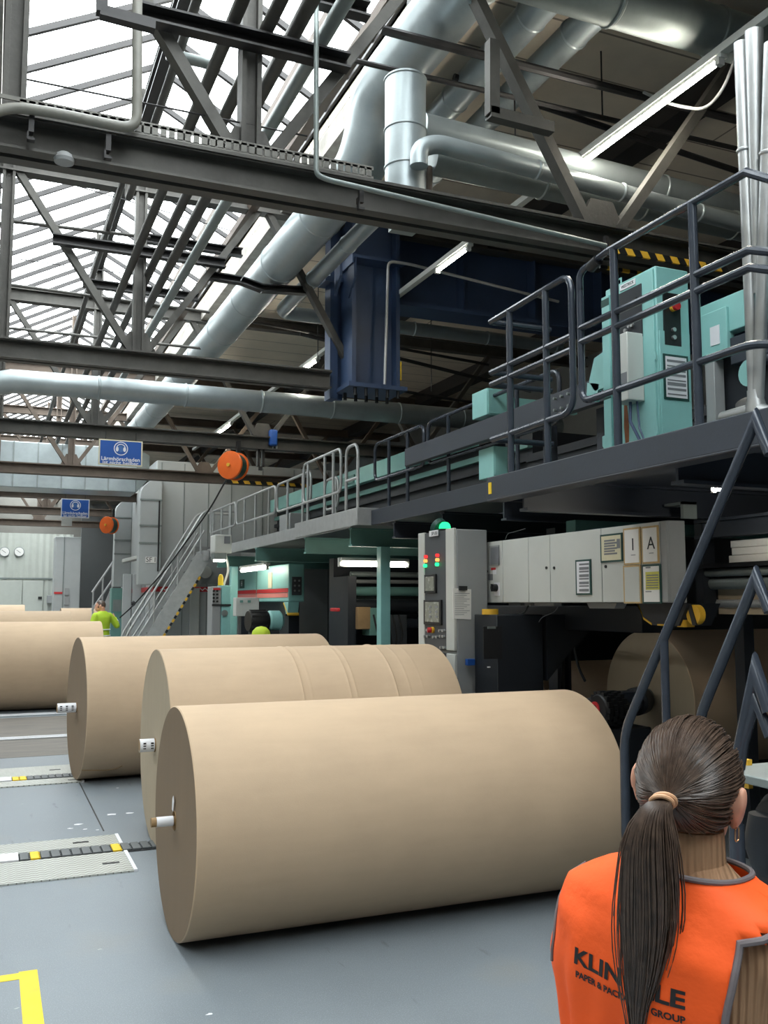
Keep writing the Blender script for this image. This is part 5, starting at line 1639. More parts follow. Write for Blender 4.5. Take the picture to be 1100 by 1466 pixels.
MB().box((XS_ - .01, ym_ - .02, zb_), (XS_, ym_ + .02, zt_)).build('panel_gap', M['tealdark'], sp_)
p, q = P(385, 820, X=XS_), P(390, 842, X=XS_)
MB().box((XS_ - .012, q.y, q.z), (XS_, p.y, p.z)).build('logo_plate', M['beige'], sp_)
p, q = P(344, 830, X=XS_), P(350, 842, X=XS_)
lp = MB().box((XS_ - .012, q.y, q.z), (XS_, p.y, p.z)).build('logo_plate', M['green'], sp_)
text('lettering', 'H', .16, M['label'], lp, (XS_ - .013, (p.y + q.y) / 2, (p.z + q.z) / 2), (0, -1, 0), (0, 0, 1), .001)
op = MB().box((XS_ + .06, ya - .02, zb_ + .12), (XS_ + .24, ya, zb_ + .45)).build('operating_panel', M['panelgrey'], sp_)
for i in range(3):
    for j in range(2):
        MB().cyl((XS_ + .11 + j * .08, ya - .03, zb_ + .2 + i * .09), (XS_ + .11 + j * .08, ya - .02, zb_ + .2 + i * .09), .02, 8).build('push_button', M['silver'], op)
MB().slab([(XS_ + .02, ya + .6, zb_), (XS_ + .02, ya + .1, zb_), (XS_ + .02, ya + .25, zb_ - .25), (XS_ + .02, ya + .5, zb_ - .2)], (.2, 0, 0)).build('dark_underside', M['black'], sp_)
MB().slab([(XS_, ya + .3, zb_), (XS_, ya, zb_), (XS_, ya + .05, zb_ - .2), (XS_, ya + .15, zb_ - .22)], (.2, 0, 0)).build('nose', M['teal'], sp_)
MB().bar((XS_ + .1, ya + .02, zb_ - .235), (XS_ + .1, ya + .3, zb_ - .02), .21, .03).build('hazard_edge', M['amber'], sp_)
MB().box((XS_ + .1, ya + .3, 0), (XS_ + .3, yb - .2, zb_)).build('machine_base', M['darkmach'], sp_)
wb = thing('terminal_box', 'white terminal box below the turquoise machine', 'terminal box', tuple(P(354, 882, Y=15.4)))
p, q = P(338, 855.5, Y=15.4), P(371, 882, Y=15.4)
MB().box((p.x, 15.4, q.z), (q.x, 15.6, p.z)).build('body', M['greycab'], wb, bevel=.01)
for px in (346, 357):
    c = P(px, 861, Y=15.39)
    MB().cbox((c.x, 15.39, c.z), (.05, .02, .04)).build('sticker', M['tealdark'], wb)
MB().box(((p.x + q.x) / 2 - .1, 15.42, 0), ((p.x + q.x) / 2 + .1, 15.58, q.z)).build('pedestal', M['darkmach'], wb)
mo = thing('drive_motor', 'black ribbed motor with turquoise end bell under the long walkway', 'motor', tuple(P(380, 905, Y=14.6)))
c = P(368, 889, Y=14.6)
MB().lathe([(0, 0), (.16, 0), (.17, .03), (.17, .3), (.15, .33)], (c.x - .15, 14.6, c.z), (1, .1, 0), 24).build('ribbed_body', M['black'], mo)
for k in range(14):
    w_ = 2 * PI * k / 14
    MB().bar((c.x - .12, 14.6 + .17 * math.cos(w_), c.z + .17 * math.sin(w_)), (c.x + .14, 14.63 + .17 * math.cos(w_), c.z + .17 * math.sin(w_)), .02, .03).build('cooling_rib', M['black'], mo)
MB().lathe([(.14, 0), (.165, .03), (.165, .2), (.1, .26)], (c.x + .18, 14.63, c.z), (1, .1, 0), 24).build('end_bell', M['teal'], mo)
MB().box((c.x - .1, 14.5, 0), (c.x + .35, 14.75, c.z - .15)).build('pedestal', M['darkmach'], mo)
tc = thing('turquoise_console', 'turquoise control console with grey front under the walkway corner', 'control panel', tuple(P(317, 905, Y=17.0)))
p, q = P(304, 838, Y=17), P(330, 905, Y=17)
MB().box(((p.x + q.x) / 2, 17, 0), (q.x, 17.4, p.z)).build('turquoise_half', M['teal'], tc, bevel=.015)
MB().box((p.x, 17, 0), ((p.x + q.x) / 2 - .01, 17.4, p.z - .02)).build('grey_half', M['midgrey'], tc, bevel=.015)
MB().box((p.x, 16.98, P(0, 868, Y=17).z), (q.x, 17, P(0, 865, Y=17).z)).build('joint', M['ink'], tc)
MB().box((p.x + .02, 16.98, P(0, 843, Y=17).z), (p.x + .15, 17, P(0, 840, Y=17).z)).build('red_label', M['red'], tc)
c = P(322, 878, Y=16.97)
MB().lathe([(.0, 0), (.06, 0), (.06, .03), (.04, .03), (.04, .04), (0, .04)], (c.x, 17, c.z), (0, -1, 0), 20).build('dial', M['galvdark'], tc)
for i in range(4):
    for j in range(2):
        c = P(306 + j * 5, 846 + i * 5, Y=16.99)
        MB().cyl((c.x, 16.97, c.z), (c.x, 17, c.z), .02, 8).build('push_button', M['ink'], tc)
c = P(316, 838, Y=17.2)
MB().lathe([(.05, 0), (.05, .14), (.03, .2), (0, .21)], (c.x, 17.2, c.z), (0, 0, 1), 14).build('yellow_beacon', M['yellow'], tc)
au = thing('air_unit', 'grey box unit hanging at the walkway corner above the turquoise console', 'unit', tuple(P(320, 792, Y=17.2)))
p, q = P(308, 765, Y=17.3), P(332, 792, Y=17.3)
MB().box((p.x, 17.3, q.z), (q.x, 17.7, p.z)).build('body', M['greycab'], au, bevel=.02)
MB().box((p.x + (q.x - p.x) * .55, 17.28, q.z + .18), (q.x - .04, 17.3, p.z - .03)).build('grille', M['inkgrey'], au)
MB().box((p.x - .0, 17.32, q.z - .12), (q.x - .1, 17.6, q.z)).build('lamp_body', M['galvdark'], au)
MB().box((p.x + .02, 17.35, q.z - .16), (q.x - .12, 17.5, q.z - .12)).build('lamp_tube', M['tube2'], au)
MB().tube(fillet([(q.x - .1, 17.4, q.z), (q.x - .02, 17.4, q.z - .3), (q.x - .12, 17.4, q.z - .6)], .2), .02, 8).build('hose', M['greycab'], au)
def tube_lamp(label, a, b, r=.035, m='tube2'):
    t = thing('fluorescent_light', label, 'light', tuple((V(a) + V(b)) / 2), 'fluorescent lights under the walkways')
    d = (V(b) - V(a)).normalized()
    MB().bar(V(a) + V((0, 0, r + .03)), V(b) + V((0, 0, r + .03)), r * 3.2, .04).build('housing', M['greycab'], t)
    MB().tube([a, b], r, 10).build('tube', M[m], t)
    for e in (a, b):
        MB().cbox(V(e) + V((0, 0, .02)), (r * 1.4, r * 1.4, r * 2 + .05)).build('end_cap', M['greycab'], t)
a, b = P(487, 805, Y=11.9), P(583, 806, Y=11.9)
tube_lamp('long fluorescent tube glowing under the walkway right of the turquoise post', (a.x, 11.9, a.z - .02), (b.x, 11.9, a.z - .02))
a, b = P(347, 797, X=4.6), P(383, 791, X=4.6)
tube_lamp('short fluorescent tube under the walkway edge above the turquoise machine', (4.6, a.y, 2.55), (4.6, b.y, 2.55))
tube_lamp('fluorescent tube under the near platform above the feed table at the right edge', (4.2, 4.02, 2.62), (4.2, 4.57, 2.62), .016, 'tube')
rl = thing('roller_machine', 'dark machine with long horizontal rollers deep under the long walkway', 'machine', (6.2, 13, 0))
for i, (py, r, m_) in enumerate(((822, .04, 'galvdark'), (832, .03, 'midgrey'), (846.5, .07, 'tealdark'), (858, .04, 'galvdark'), (868, .1, 'darkmach'), (893, .08, 'navy'))):
    c = P(500, py, Y=13.0)
    MB().cyl((4.95, 13.0 + .15 * (i % 2), c.z), (8.2, 13.0 + .15 * (i % 2), c.z), r, 16).build('roller', M[m_], rl)
MB().box((4.9, 13.6, 0), (8.3, 13.8, 2.6)).build('rear_panel', M['darkmach'], rl)
MB().box((4.8, 12.7, 0), (4.93, 13.5, 2.3)).build('side_frame', M['darkmach'], rl)
for px, py, w_, h_, m_ in ((522, 885, .2, .32, 'kraftcore'), (543, 890, .3, .4, 'tealdark'), (570, 905, .3, .5, 'panelgrey'), (485, 873, .05, .05, 'red')):
    c = P(px, py, Y=12.6)
    MB().box((c.x - w_ / 2, 12.6, c.z - h_ / 2), (c.x + w_ / 2, 12.9, c.z + h_ / 2)).build('fitting', M[m_], rl, bevel=.01)
for k in range(5):
    a = P(535 + k * 9, 880, Y=12.5)
    MB().tube(fillet([a, a + V((.05, -.05, -.3)), a + V((.18 - .05 * k, -.05, -.5))], .2), .014, 6).build('cable_loop', M['rubber'], rl)
c = P(374, 901, Y=12.9)
lc = thing('work_hat', 'lime green cap just showing above the third paper roll', 'cap', (c.x, 12.9, 1.5))
MB().lathe([(.13, 0), (.135, .02), (.12, .08), (.07, .13), (0, .145)], (c.x, 12.9, c.z - .1), (0, 0, 1), 24).build('crown', mat('lime_fabric', (190, 214, 60), .7, 0, .06, 8), lc)
MB().slab([(c.x - .1, 12.79, c.z - .1), (c.x + .1, 12.79, c.z - .1), (c.x + .07, 12.68, c.z - .11), (c.x - .07, 12.68, c.z - .11)], (0, 0, .01)).build('peak', M['green'], lc)
tag(MB().cyl((c.x, 12.9, 0), (c.x, 12.9, c.z - .1), .1, 12).build('machine_post', M['darkmach']), 'dark machine post hidden behind the third paper roll under the lime cap', 'post')

for x in (5.2, 6.6):
    MB().cyl((x, 13.6, 5.4), (x, 13.6, 6.9), .008, 6).build('hanger_rod', M['darksteel'], bpy.data.objects['cross_duct'])
# ================================================================ PEOPLE
M['skin'] = mat('warm_skin', (214, 158, 132), .5, 0, .05, 14)
M['skin'].node_tree.nodes['Principled BSDF'].inputs['Subsurface Weight'].default_value = .12
M['skin'].node_tree.nodes['Principled BSDF'].inputs['Subsurface Radius'].default_value = (.012, .005, .003)
M['hivis'] = mat('fluorescent_orange_fabric', (252, 92, 20), .7, 0, .03, 5, .12, 55)
M['trimgrey'] = mat('grey_piping', (112, 104, 106), .6, 0, .08, 20)
M['denim'] = mat('dark_trousers', (44, 50, 62), .85, 0, .12, 20)
M['shoe'] = mat('black_shoe', (28, 28, 30), .55, 0, .08, 10)
M['gold'] = mat('rose_gold', (222, 170, 130), .2, 1.0, 0)
M['lime'] = mat('lime_jacket', (176, 208, 52), .7, 0, .06, 8)
M['tie'] = mat('skin_coloured_hair_tie', (206, 160, 122), .55, 0, .05, 20)


def hair_mat(name, col, col2):
    m = mat(name, col, .36, 0, .2, 60, col2=col2)
    b = m.node_tree.nodes['Principled BSDF']
    b.inputs['Specular IOR Level'].default_value = .6
    return m


M['hair'] = hair_mat('dark_brown_hair', (98, 79, 66), (52, 40, 33))


def rib_knit():
    m = mat('ribbed_tan_knit', (168, 130, 98), .85, 0, .06, 10)
    n, l = m.node_tree.nodes, m.node_tree.links
    b = n['Principled BSDF']
    tc = n.new('ShaderNodeTexCoord')
    w_ = n.new('ShaderNodeTexWave')
    w_.inputs['Scale'].default_value = 42
    w_.inputs['Distortion'].default_value = .8
    w_.bands_direction = 'DIAGONAL'
    mp = n.new('ShaderNodeMapping')
    mp.inputs['Scale'].default_value = (1, 1, .0)
    l.new(tc.outputs['Object'], mp.inputs['Vector'])
    l.new(mp.outputs['Vector'], w_.inputs['Vector'])
    bp = n.new('ShaderNodeBump')
    bp.inputs['Strength'].default_value = .7
    bp.inputs['Distance'].default_value = .004
    l.new(w_.outputs['Fac'], bp.inputs['Height'])
    l.new(bp.outputs['Normal'], b.inputs['Normal'])
    return m


M['knit'] = rib_knit()


def loft(mb, rings, n=28):
    """rings: (centre, half width x, half depth front, half depth back)"""
    vs, fs = [], []
    for c, rx, yf, yb in rings:
        for k in range(n):
            a = 2 * PI * k / n
            s, co_ = math.sin(a), math.cos(a)
            vs.append(V(c) + V((rx * co_, (yf if s > 0 else yb) * s, 0)))
    for i in range(len(rings) - 1):
        for k in range(n):
            fs.append((i * n + k, i * n + (k + 1) % n, (i + 1) * n + (k + 1) % n, (i + 1) * n + k))
    fs += [tuple(range(n))[::-1], tuple(range((len(rings) - 1) * n, len(rings) * n))]
    return mb.add(vs, fs)


TORSO = [(.84, .168, .098, .112), (.94, .172, .102, .112), (1.03, .148, .092, .094), (1.12, .134, .088, .088), (1.22, .145, .102, .098), (1.31, .160, .108, .108),
         (1.38, .170, .094, .104), (1.425, .172, .072, .086), (1.455, .140, .058, .072), (1.478, .088, .050, .062), (1.50, .058, .046, .056)]


def torso_at(z, grow=0.0):
    T = TORSO
    if z <= T[0][0]:
        return T[0][1] + grow, T[0][2] + grow, T[0][3] + grow
    for a, b in zip(T[:-1], T[1:]):
        if a[0] <= z <= b[0]:
            t = (z - a[0]) / (b[0] - a[0])
            t = t * t * (3 - 2 * t) * .35 + t * .65
            return tuple(a[i] + (b[i] - a[i]) * t + grow for i in (1, 2, 3))
    return T[-1][1] + grow, T[-1][2] + grow, T[-1][3] + grow


def arm_chain(mb, pts, rads, n=16):
    pts = [V(p) for p in pts]
    # resample for a smooth taper
    for (a, b, ra, rb) in zip(pts[:-1], pts[1:], rads[:-1], rads[1:]):
        mb.lathe([(ra, 0), ((ra + rb) / 2 * 1.02, (b - a).length / 2), (rb, (b - a).length)], a, b - a, n)
    for p, r in zip(pts, rads):
        mb.ball(p, r, n=14)


def hand(mb, wrist, fdir, palm, thumb, curl=.35, k=1.0):
    """palm slab, four fingers of unequal length and a thumb; fdir points along the hand, palm is the palm normal, thumb the thumb side"""
    f, pn_, th = V(fdir).normalized(), V(palm).normalized(), V(thumb).normalized()
    w_ = V(wrist)
    pc = w_ + f * .05 * k
    mb.obox(pc, f, th, pn_, (.092 * k, .078 * k, .026 * k))
    for i, (o, L) in enumerate(((.029, .070), (.010, .078), (-.010, .072), (-.028, .056))):
        p = w_ + f * .092 * k + th * o * k
        d = f
        r = .0088 * k
        for s in range(3):
            seg_ = L * k * (.45, .32, .23)[s]
            d = (d + pn_ * curl * (.5 + s * .5)).normalized()
            q = p + d * seg_
            mb.lathe([(r, 0), (r * .9, seg_)], p, d, 10)
            mb.ball(q, r * .92, n=10)
            p = q
            r *= .92
    p = w_ + f * .025 * k + th * .03 * k
    d = (f * .6 + th * .75 + pn_ * .25).normalized()
    r = .0115 * k
    for s in range(3):
        seg_ = (.036, .032, .026)[s] * k
        q = p + d * seg_
        mb.lathe([(r, 0), (r * .9, seg_)], p, d, 10)
        mb.ball(q, r * .92, n=10)
        p = q
        r *= .88
        d = (d + f * .35 + pn_ * .1).normalized()


def head(mb, c, yaw=0.0, k=1.0, roll=0.0):
    """skull, jaw, face and ears facing +y before yaw"""
    Rm = Matrix.Rotation(yaw, 3, 'Z') @ Matrix.Rotation(roll, 3, 'Y')
    c = V(c)

    def T(x, y, z):
        return c + Rm @ V((x * k, y * k, z * k))

    def el(p, r):
        b = MB().ball((0, 0, 0), 1, r, 20)
        mb.add([T(p[0] + v.x, p[1] + v.y, p[2] + v.z) for v in b.v], b.f)
    el((0, -.008, .02), (.074, .095, .092))
    el((0, .03, -.05), (.056, .062, .062))
    el((0, .062, -.085), (.028, .026, .022))
    el((0, .088, -.02), (.013, .018, .024))
    el((0, .1, -.03), (.014, .012, .011))
    el((0, .086, -.062), (.024, .01, .006))
    el((0, .085, -.071), (.021, .010, .006))
    for s in (-1, 1):
        el((s * .031, .078, .008), (.012, .010, .008))
        el((s * .033, .083, .026), (.02, .008, .006))
        el((s * .045, .055, -.02), (.018, .02, .016))
        # ear: outer rim and lobe
        el((s * .078, -.01, -.008), (.011, .021, .032))
        el((s * .085, -.02, .004), (.008, .014, .024))
        el((s * .073, -.002, -.036), (.008, .011, .013))


def body_mesh(mb, arms, hd, hk=1.0, hyaw=0.0, hroll=0.0, grip=.35):
    loft(mb, [((0, 0, z), rx - .008, yf - .008, yb - .008) for z, rx, yf, yb in TORSO])
    loft(mb, [((0, -.004, 1.46), .054, .048, .052), ((0, .0, 1.52), .050, .046, .05), ((hd[0] * .8, .0, 1.58), .05, .05, .05)])
    head(mb, hd, hyaw, hk, hroll)
    for pts in arms:
        arm_chain(mb, pts[:4], (.052, .045, .036, .026))
        hand(mb, *pts[4])
    for s in (-1, 1):
        arm_chain(mb, [(s * .085, -.005, .86), (s * .095, .01, .47), (s * .10, -.01, .09)], (.088, .055, .038), 18)
        mb.ball((s * .09, -.02, .83), .09)
        mb.lathe([(.03, -.06), (.042, .0), (.042, .1), (.03, .16)], (s * .10, -.0, .055), (0, 1, -.08), 14)


def finish(ob, voxel, smooth):
    r = ob.modifiers.new('remesh', 'REMESH')
    r.mode = 'VOXEL'
    r.voxel_size = voxel
    r.use_smooth_shade = True
    s = ob.modifiers.new('smooth', 'CORRECTIVE_SMOOTH' if False else 'SMOOTH')
    s.factor = .5
    s.iterations = smooth


def clothes(mb_legs, mb_shoes):
    for s in (-1, 1):
        arm_chain(mb_legs, [(s * .085, -.005, .86), (s * .095, .01, .47), (s * .10, -.01, .12)], (.098, .066, .055), 18)
        mb_legs.ball((s * .088, -.03, .84), .098)
        mb_shoes.lathe([(.03, -.07), (.048, -.03), (.05, .08), (.045, .15), (.025, .19)], (s * .10, -.0, .05), (0, 1, -.05), 18)
        mb_shoes.lathe([(.05, .0), (.046, .09)], (s * .10, -.02, .05), (0, 0, 1), 16)
    loft(mb_legs, [((0, 0, .82), .17, .1, .112), ((0, 0, .92), .176, .106, .116), ((0, 0, 1.0), .158, .1, .102)])


# ---------------------------------------------------------------- the woman in the orange vest
ctr = P(985, 1200, d=1.5)
vd = V((ctr.x, ctr.y, 0)).normalized()
base_ang = math.atan2(-vd.x, vd.y)              # local +y away from the camera
TH = math.radians(28)
w0 = thing('person', 'person with a long dark ponytail wearing an orange safety vest, seen from behind', 'person', (0, 0, 0))
HY_ = math.radians(-17) + TH                     # head turn within the body's frame
hc = (-.004, .012, 1.602)
arms = []
for s in (-1, 1):
    sh, el_, wr = V((s * .138, .0, 1.385)), V((s * .165, .09, 1.13)), V((s * .13, .29, 1.18))
    arms.append((sh, sh.lerp(el_, .5) + V((s * .012, 0, 0)), el_, wr, (wr, V((-s * .25, .9, .15)), V((-s * .8, -.1, -.2)), V((0, .1, 1)), .4)))
mb = MB()
body_mesh(mb, arms, hc, 1.0, HY_, math.radians(4))
bo = mb.build('body', M['skin'], w0)
finish(bo, .0055, 3)
# sweater
mb = MB()
loft(mb, [((0, 0, z), rx, yf, yb) for z, rx, yf, yb in TORSO[1:]], 32)
for a_ in arms:
    arm_chain(mb, a_[:4], (.062, .054, .046, .036))
ob = mb.build('sweater', M['knit'], w0)
finish(ob, .008, 4)
mb = MB()
loft(mb, [((0, -.004, 1.47), .066, .056, .062), ((0, -.002, 1.50), .060, .053, .057), ((-.002, .0, 1.545), .057, .052, .055), ((-.002, .0, 1.546), .054, .049, .052)], 32)
mb.build('roll_neck', M['knit'], w0)
ml, ms = MB(), MB()
clothes(ml, ms)
ob = ml.build('trousers', M['denim'], w0); finish(ob, .012, 4)
ob = ms.build('shoes', M['shoe'], w0); finish(ob, .008, 2)


# vest: a tabard with open sides
def vest_pt(a, z, off=.0):
    g = .018 + off
    rx, yf, yb = torso_at(z, g)
    low = max(0.0, 1.40 - z)
    rx += low * .16 + .012 * math.exp(-((z - 1.40) / .05) ** 2)
    s, c = math.sin(a), math.cos(a)
    # squarer section than the body
    e = .82
    x = rx * math.copysign(abs(c) ** e, c)
    y = (yf if s > 0 else yb) * math.copysign(abs(s) ** e, s)
    y = y * (1 + .1 * low)
    # left side panel flares out and blows forward
    if c < 0:
        fl = math.exp(-((z - 1.29) / .10) ** 2) * max(0, -c) ** 3
        x -= .045 * fl
    fold = .0055 * math.sin(a * 9 + z * 7) * min(1, low * 5) + .004 * math.sin(z * 38 + a * 5) * math.exp(-((z - 1.40) / .05) ** 2) + .003 * math.sin(a * 17 - z * 13) * min(1, low * 6)
    n_ = V((c, s, 0))
    return V((x, y, z)) + n_ * fold


def gap(z):
    """half width (radians) of the open side"""
    if z > 1.405:
        return 0.0
    return min(.70, (1.405 - z) * 4.0 + .12)


def gapb(z):
    """opening on the back of the right side, where the knitted sleeve shows"""
    return 0.0 if z > 1.458 else min(.95, (1.458 - z) * 26.0) + max(0, 1.40 - z) * .55


zs = [1.50 - i * .0125 for i in range(55)]
zs = [z for z in zs if z > .86]
NA = 160
mb = MB()
idx = {}
vs = []
fs = []


def vz(z, a):
    """collar: lower in front, dipping a little at the back"""
    return z


for i, z in enumerate(zs):
    for k in range(NA):
        a = 2 * PI * k / NA
        zz = min(z, 1.487)
        idx[i, k] = len(vs)
        vs.append(vest_pt(a, zz))
for i in range(len(zs) - 1):
    for k in range(NA):
        a = 2 * PI * (k + .5) / NA
        z = (zs[i] + zs[i + 1]) / 2
        if zs[i + 1] > 1.487:
            continue
        da = abs((a + PI) % (2 * PI) - PI)          # distance from the right side (angle 0)
        db = abs(a - PI)
        if da < (gap(z) * .6 if a < PI else gapb(z)) or db < gap(z) * .0:
            continue
        fs.append((idx[i, k], idx[i + 1, k], idx[i + 1, (k + 1) % NA], idx[i, (k + 1) % NA]))
mb.add(vs, fs)
vest = mb.build('safety_vest', M['hivis'], w0, smooth=60)
so = vest.modifiers.new('cloth', 'SOLIDIFY')
so.thickness = .003
so.offset = 0
# piping: collar, right armhole, left armhole fold edge
mb = MB()
mb.tube([vest_pt(2 * PI * k / 48, 1.4865, .002) for k in range(48)], .0048, 8, closed=True)
pts = []
for z in [1.0 + i * .02 for i in range(20)] + [1.39, 1.40, 1.41, 1.42, 1.43, 1.438, 1.444, 1.449, 1.453]:
    pts.append(vest_pt(-gapb(z), z, .002))
pts2 = [vest_pt(gap(z) * .6, z, .002) for z in [1.38 - i * .02 for i in range(20)]]
mb.tube(pts + [vest_pt(0, 1.458, .002), vest_pt(.02, 1.44, .002), vest_pt(.03, 1.41, .002)] + pts2, .0055, 8)
ed = [vest_pt(PI + .42 * min(1, (1.44 - z) * 8) - .0, z, .0035) for z in [1.44 - i * .02 for i in range(9)]]
mb.tube(ed, .003, 6)
ed = [vest_pt(PI - .12, z, .002) for z in [1.34 - i * .02 for i in range(16)]]
mb.tube(ed, .0042, 6)
mb.build('vest_piping', M['trimgrey'], w0)


def vest_text(name, s, size, width, xc, zc, bold):
    t = text(name, s, size, M['ink'], w0, (0, 0, 0), (1, 0, 0), (0, 0, 1), .0, width=width, bold=bold)
    me = t.data
    bm = bmesh.new()
    bm.from_mesh(me)
    bmesh.ops.triangulate(bm, faces=bm.faces)
    bmesh.ops.subdivide_edges(bm, edges=[e for e in bm.edges if e.calc_length() > .006], cuts=2)
    bm.to_mesh(me)
    bm.free()
    for v in me.vertices:
        x, z = xc + v.co.x, zc + v.co.z
        # find the vest angle that gives this x on the back
        lo, hi = PI * 1.02, PI * 1.98
        for _ in range(26):
            mid = (lo + hi) / 2
            if vest_pt(mid, z).x < x:
                lo = mid
            else:
                hi = mid
        p = vest_pt(lo, z, .0022)
        v.co = V((x, p.y - .001, z))
    return t


vest_text('lettering', 'KLINGELE', .034, .200, -.038, 1.326, .0011)
vest_text('lettering', 'PAPER & PACKAGING GROUP', .0142, .196, -.035, 1.299, .0005)

# hair: a skull-hugging cap of strands gathered in a tie, and the ponytail
Rh = Matrix.Rotation(HY_, 3, 'Z') @ Matrix.Rotation(math.radians(4), 3, 'Y')
HC = V(hc)


def hp(x, y, z):
    return HC + Rh @ V((x, y, z))


SK = (.0775, .0985, .0975)
SO = V((0, -.008, .016))


def skull(dirv, lift=0.0):
    d = V(dirv).normalized()
    k = 1 / math.sqrt((d.x / SK[0]) ** 2 + (d.y / SK[1]) ** 2 + (d.z / SK[2]) ** 2)
    return SO + d * (k + lift)


TIE = V((.0, -1, -.09)).normalized()
rng = random.Random(11)
cap = MB()
b = MB().ball((0, 0, 0), 1, (1, 1, 1), 40)
keep = {}
vs, fs = [], []
for i, v in enumerate(b.v):
    vs.append(hp(*skull(v, -.0015)))
for f in b.f:
    c_ = sum((b.v[i] for i in f), V((0, 0, 0))) / 4
    front = c_.y > .55 and c_.z < .62
    ear = abs(c_.x) > .8 and -.45 < c_.z < .05 and -.1 < c_.y < .62
    low = c_.z < -.72 - .25 * max(0, c_.y) or (c_.y > .1 and c_.z < -.2 and abs(c_.x) < 2)
    if not (front or ear or low):
        fs.append(f)
cap.add(vs, fs)
cap.build('hair_base', M['hair'], w0, smooth=80)


def strand_tube(mb, pts, r0, r1, n=4):
    mb.tube(pts, r0, n, cap=False, r1=r1)


hs_ = MB()
tie_p = skull(TIE, .012)
for s in range(1500):
    # start somewhere along the hairline or on the scalp
    u = rng.random()
    ang = rng.uniform(0, 2 * PI)
    far = rng.uniform(.45, 2.25)
    side = V((math.cos(ang), 0, math.sin(ang)))
    st = (TIE * math.cos(far) + (side - TIE * side.dot(TIE)).normalized() * math.sin(far))
    if st.z < -.72 or (st.y > .52 and st.z < .62) or (abs(st.x) > .8 and -.45 < st.z < .05 and -.1 < st.y < .6) or (st.y > .05 and st.z < -.22):
        continue
    lift = rng.uniform(.0, .0045)
    pts = []
    nseg = 9
    om = math.acos(max(-1, min(1, st.dot(TIE))))
    for i in range(nseg + 1):
        t = i / nseg
        d = (st * math.sin((1 - t) * om) + TIE * math.sin(t * om)) / math.sin(om)
        wob = .0015 * math.sin(s * 1.7 + t * 5)
        l_ = lift + .003 * math.sin(t * PI) + .010 * max(0, t - .8) / .2
        pts.append(hp(*(skull(d, l_) + V((0, 0, wob)))))
    strand_tube(hs_, pts, .0011, .0011)
hs_.build('hair', M['hair'], w0, smooth=80)
# ponytail
tw = hp(*tie_p)
PT = MB()
inv = Matrix.Rotation(0, 3, 'Z')
# centre line in the body's frame: falls down the back, swinging a little left
path = [tw, tw + V((-.004, -.026, -.012)), tw + V((-.008, -.036, -.06)), tw + V((-.009, -.034, -.14)), tw + V((-.012, -.033, -.20)), tw + V((-.018, -.033, -.26)), tw + V((-.026, -.030, -.32)), tw + V((-.028, -.026, -.385))]
wid = [.010, .020, .037, .043, .040, .029, .015, .006]
dep = [.010, .017, .024, .026, .024, .020, .012, .006]


def cr(arr, t):
    n_ = len(arr) - 1
    x = max(0, min(n_ - 1e-6, t * n_))
    i = int(x)
    f = x - i
    g = lambda j: arr[max(0, min(n_, j))]
    a, b_, c_, d = g(i - 1), g(i), g(i + 1), g(i + 2)
    return (b_ * 2 + (c_ - a) * f + (a * 2 - b_ * 5 + c_ * 4 - d) * (f * f) + (b_ * 3 - a - c_ * 3 + d) * (f ** 3)) * .5


rx_ = V((math.cos(-TH), -math.sin(-TH) * -1, 0))
xd_, yd_ = V((math.cos(TH), math.sin(TH), 0)), V((-math.sin(TH), math.cos(TH), 0))
for s in range(760):
    w_ = rng.uniform(0, 2 * PI)
    rr = math.sqrt(rng.random())
    end = rng.uniform(.62, 1.0) if rng.random() < .75 else rng.uniform(.5, .8)
    ph = rng.uniform(0, 6)
    stray = rng.random() < .05
    pts = []
    for i in range(13):
        t = end * i / 12
        c_ = cr(path, t)
        k = rr * (1.0 + (.5 * t if stray else 0))
        o = xd_ * (math.cos(w_ + .5 * t) * k * cr(wid, t)) + yd_ * (math.sin(w_ + .5 * t) * k * cr(dep, t))
        o += xd_ * (.002 * math.sin(ph + t * 8)) * t
        pts.append(c_ + o)
    strand_tube(PT, pts, .0014, .0007)
# solid core so the tail is not see-through
core = [cr(path, i / 24 * .88) for i in range(25)]
vs, fs = [], []
for i, c_ in enumerate(core):
    t = i / 24 * .88
    for k in range(14):
        a = 2 * PI * k / 14
        vs.append(c_ + xd_ * (math.cos(a) * cr(wid, t) * .8) + yd_ * (math.sin(a) * cr(dep, t) * .75))
for i in range(24):
    for k in range(14):
        fs.append((i * 14 + k, i * 14 + (k + 1) % 14, (i + 1) * 14 + (k + 1) % 14, (i + 1) * 14 + k))
PT.add(vs, fs)
PT.build('ponytail', M['hair'], w0, smooth=80)
ht = MB()
q = path[0].lerp(path[1], .45)
dt_ = (path[1] - path[0]).normalized()
for k in (-.004, .003):
    ht.tube([q + dt_ * k + xd_ * (.0165 * math.cos(a)) + (dt_.cross(xd_)) * (.0165 * math.sin(a)) for a in [2 * PI * i / 20 for i in range(20)]], .0035, 8, closed=True)
ht.build('hair_tie', M['tie'], w0)
er = MB()
lobe = hp(.078, -.004, -.042)
er.tube(rloop([lobe + V((0, -.006, 0)), lobe + V((0, .006, 0)), lobe + V((0, .006, -.022)), lobe + V((0, -.006, -.022))], .006), .0014, 8, closed=True)
er.build('earring', M['gold'], w0)
# stand her on the floor: turn to the body's direction, lean, and place
Rm_ = Matrix.Rotation(base_ang - TH, 3, 'Z') @ Matrix.Rotation(math.radians(3), 3, 'Y')
pos = V((ctr.x, ctr.y, 1.50)) - Rm_ @ V((0, 0, 1.50))
pos.z = 0
w0.location = pos
w0.rotation_euler = (Matrix.Rotation(base_ang - TH, 3, 'Z') @ Matrix.Rotation(math.radians(3), 3, 'Y')).to_euler()

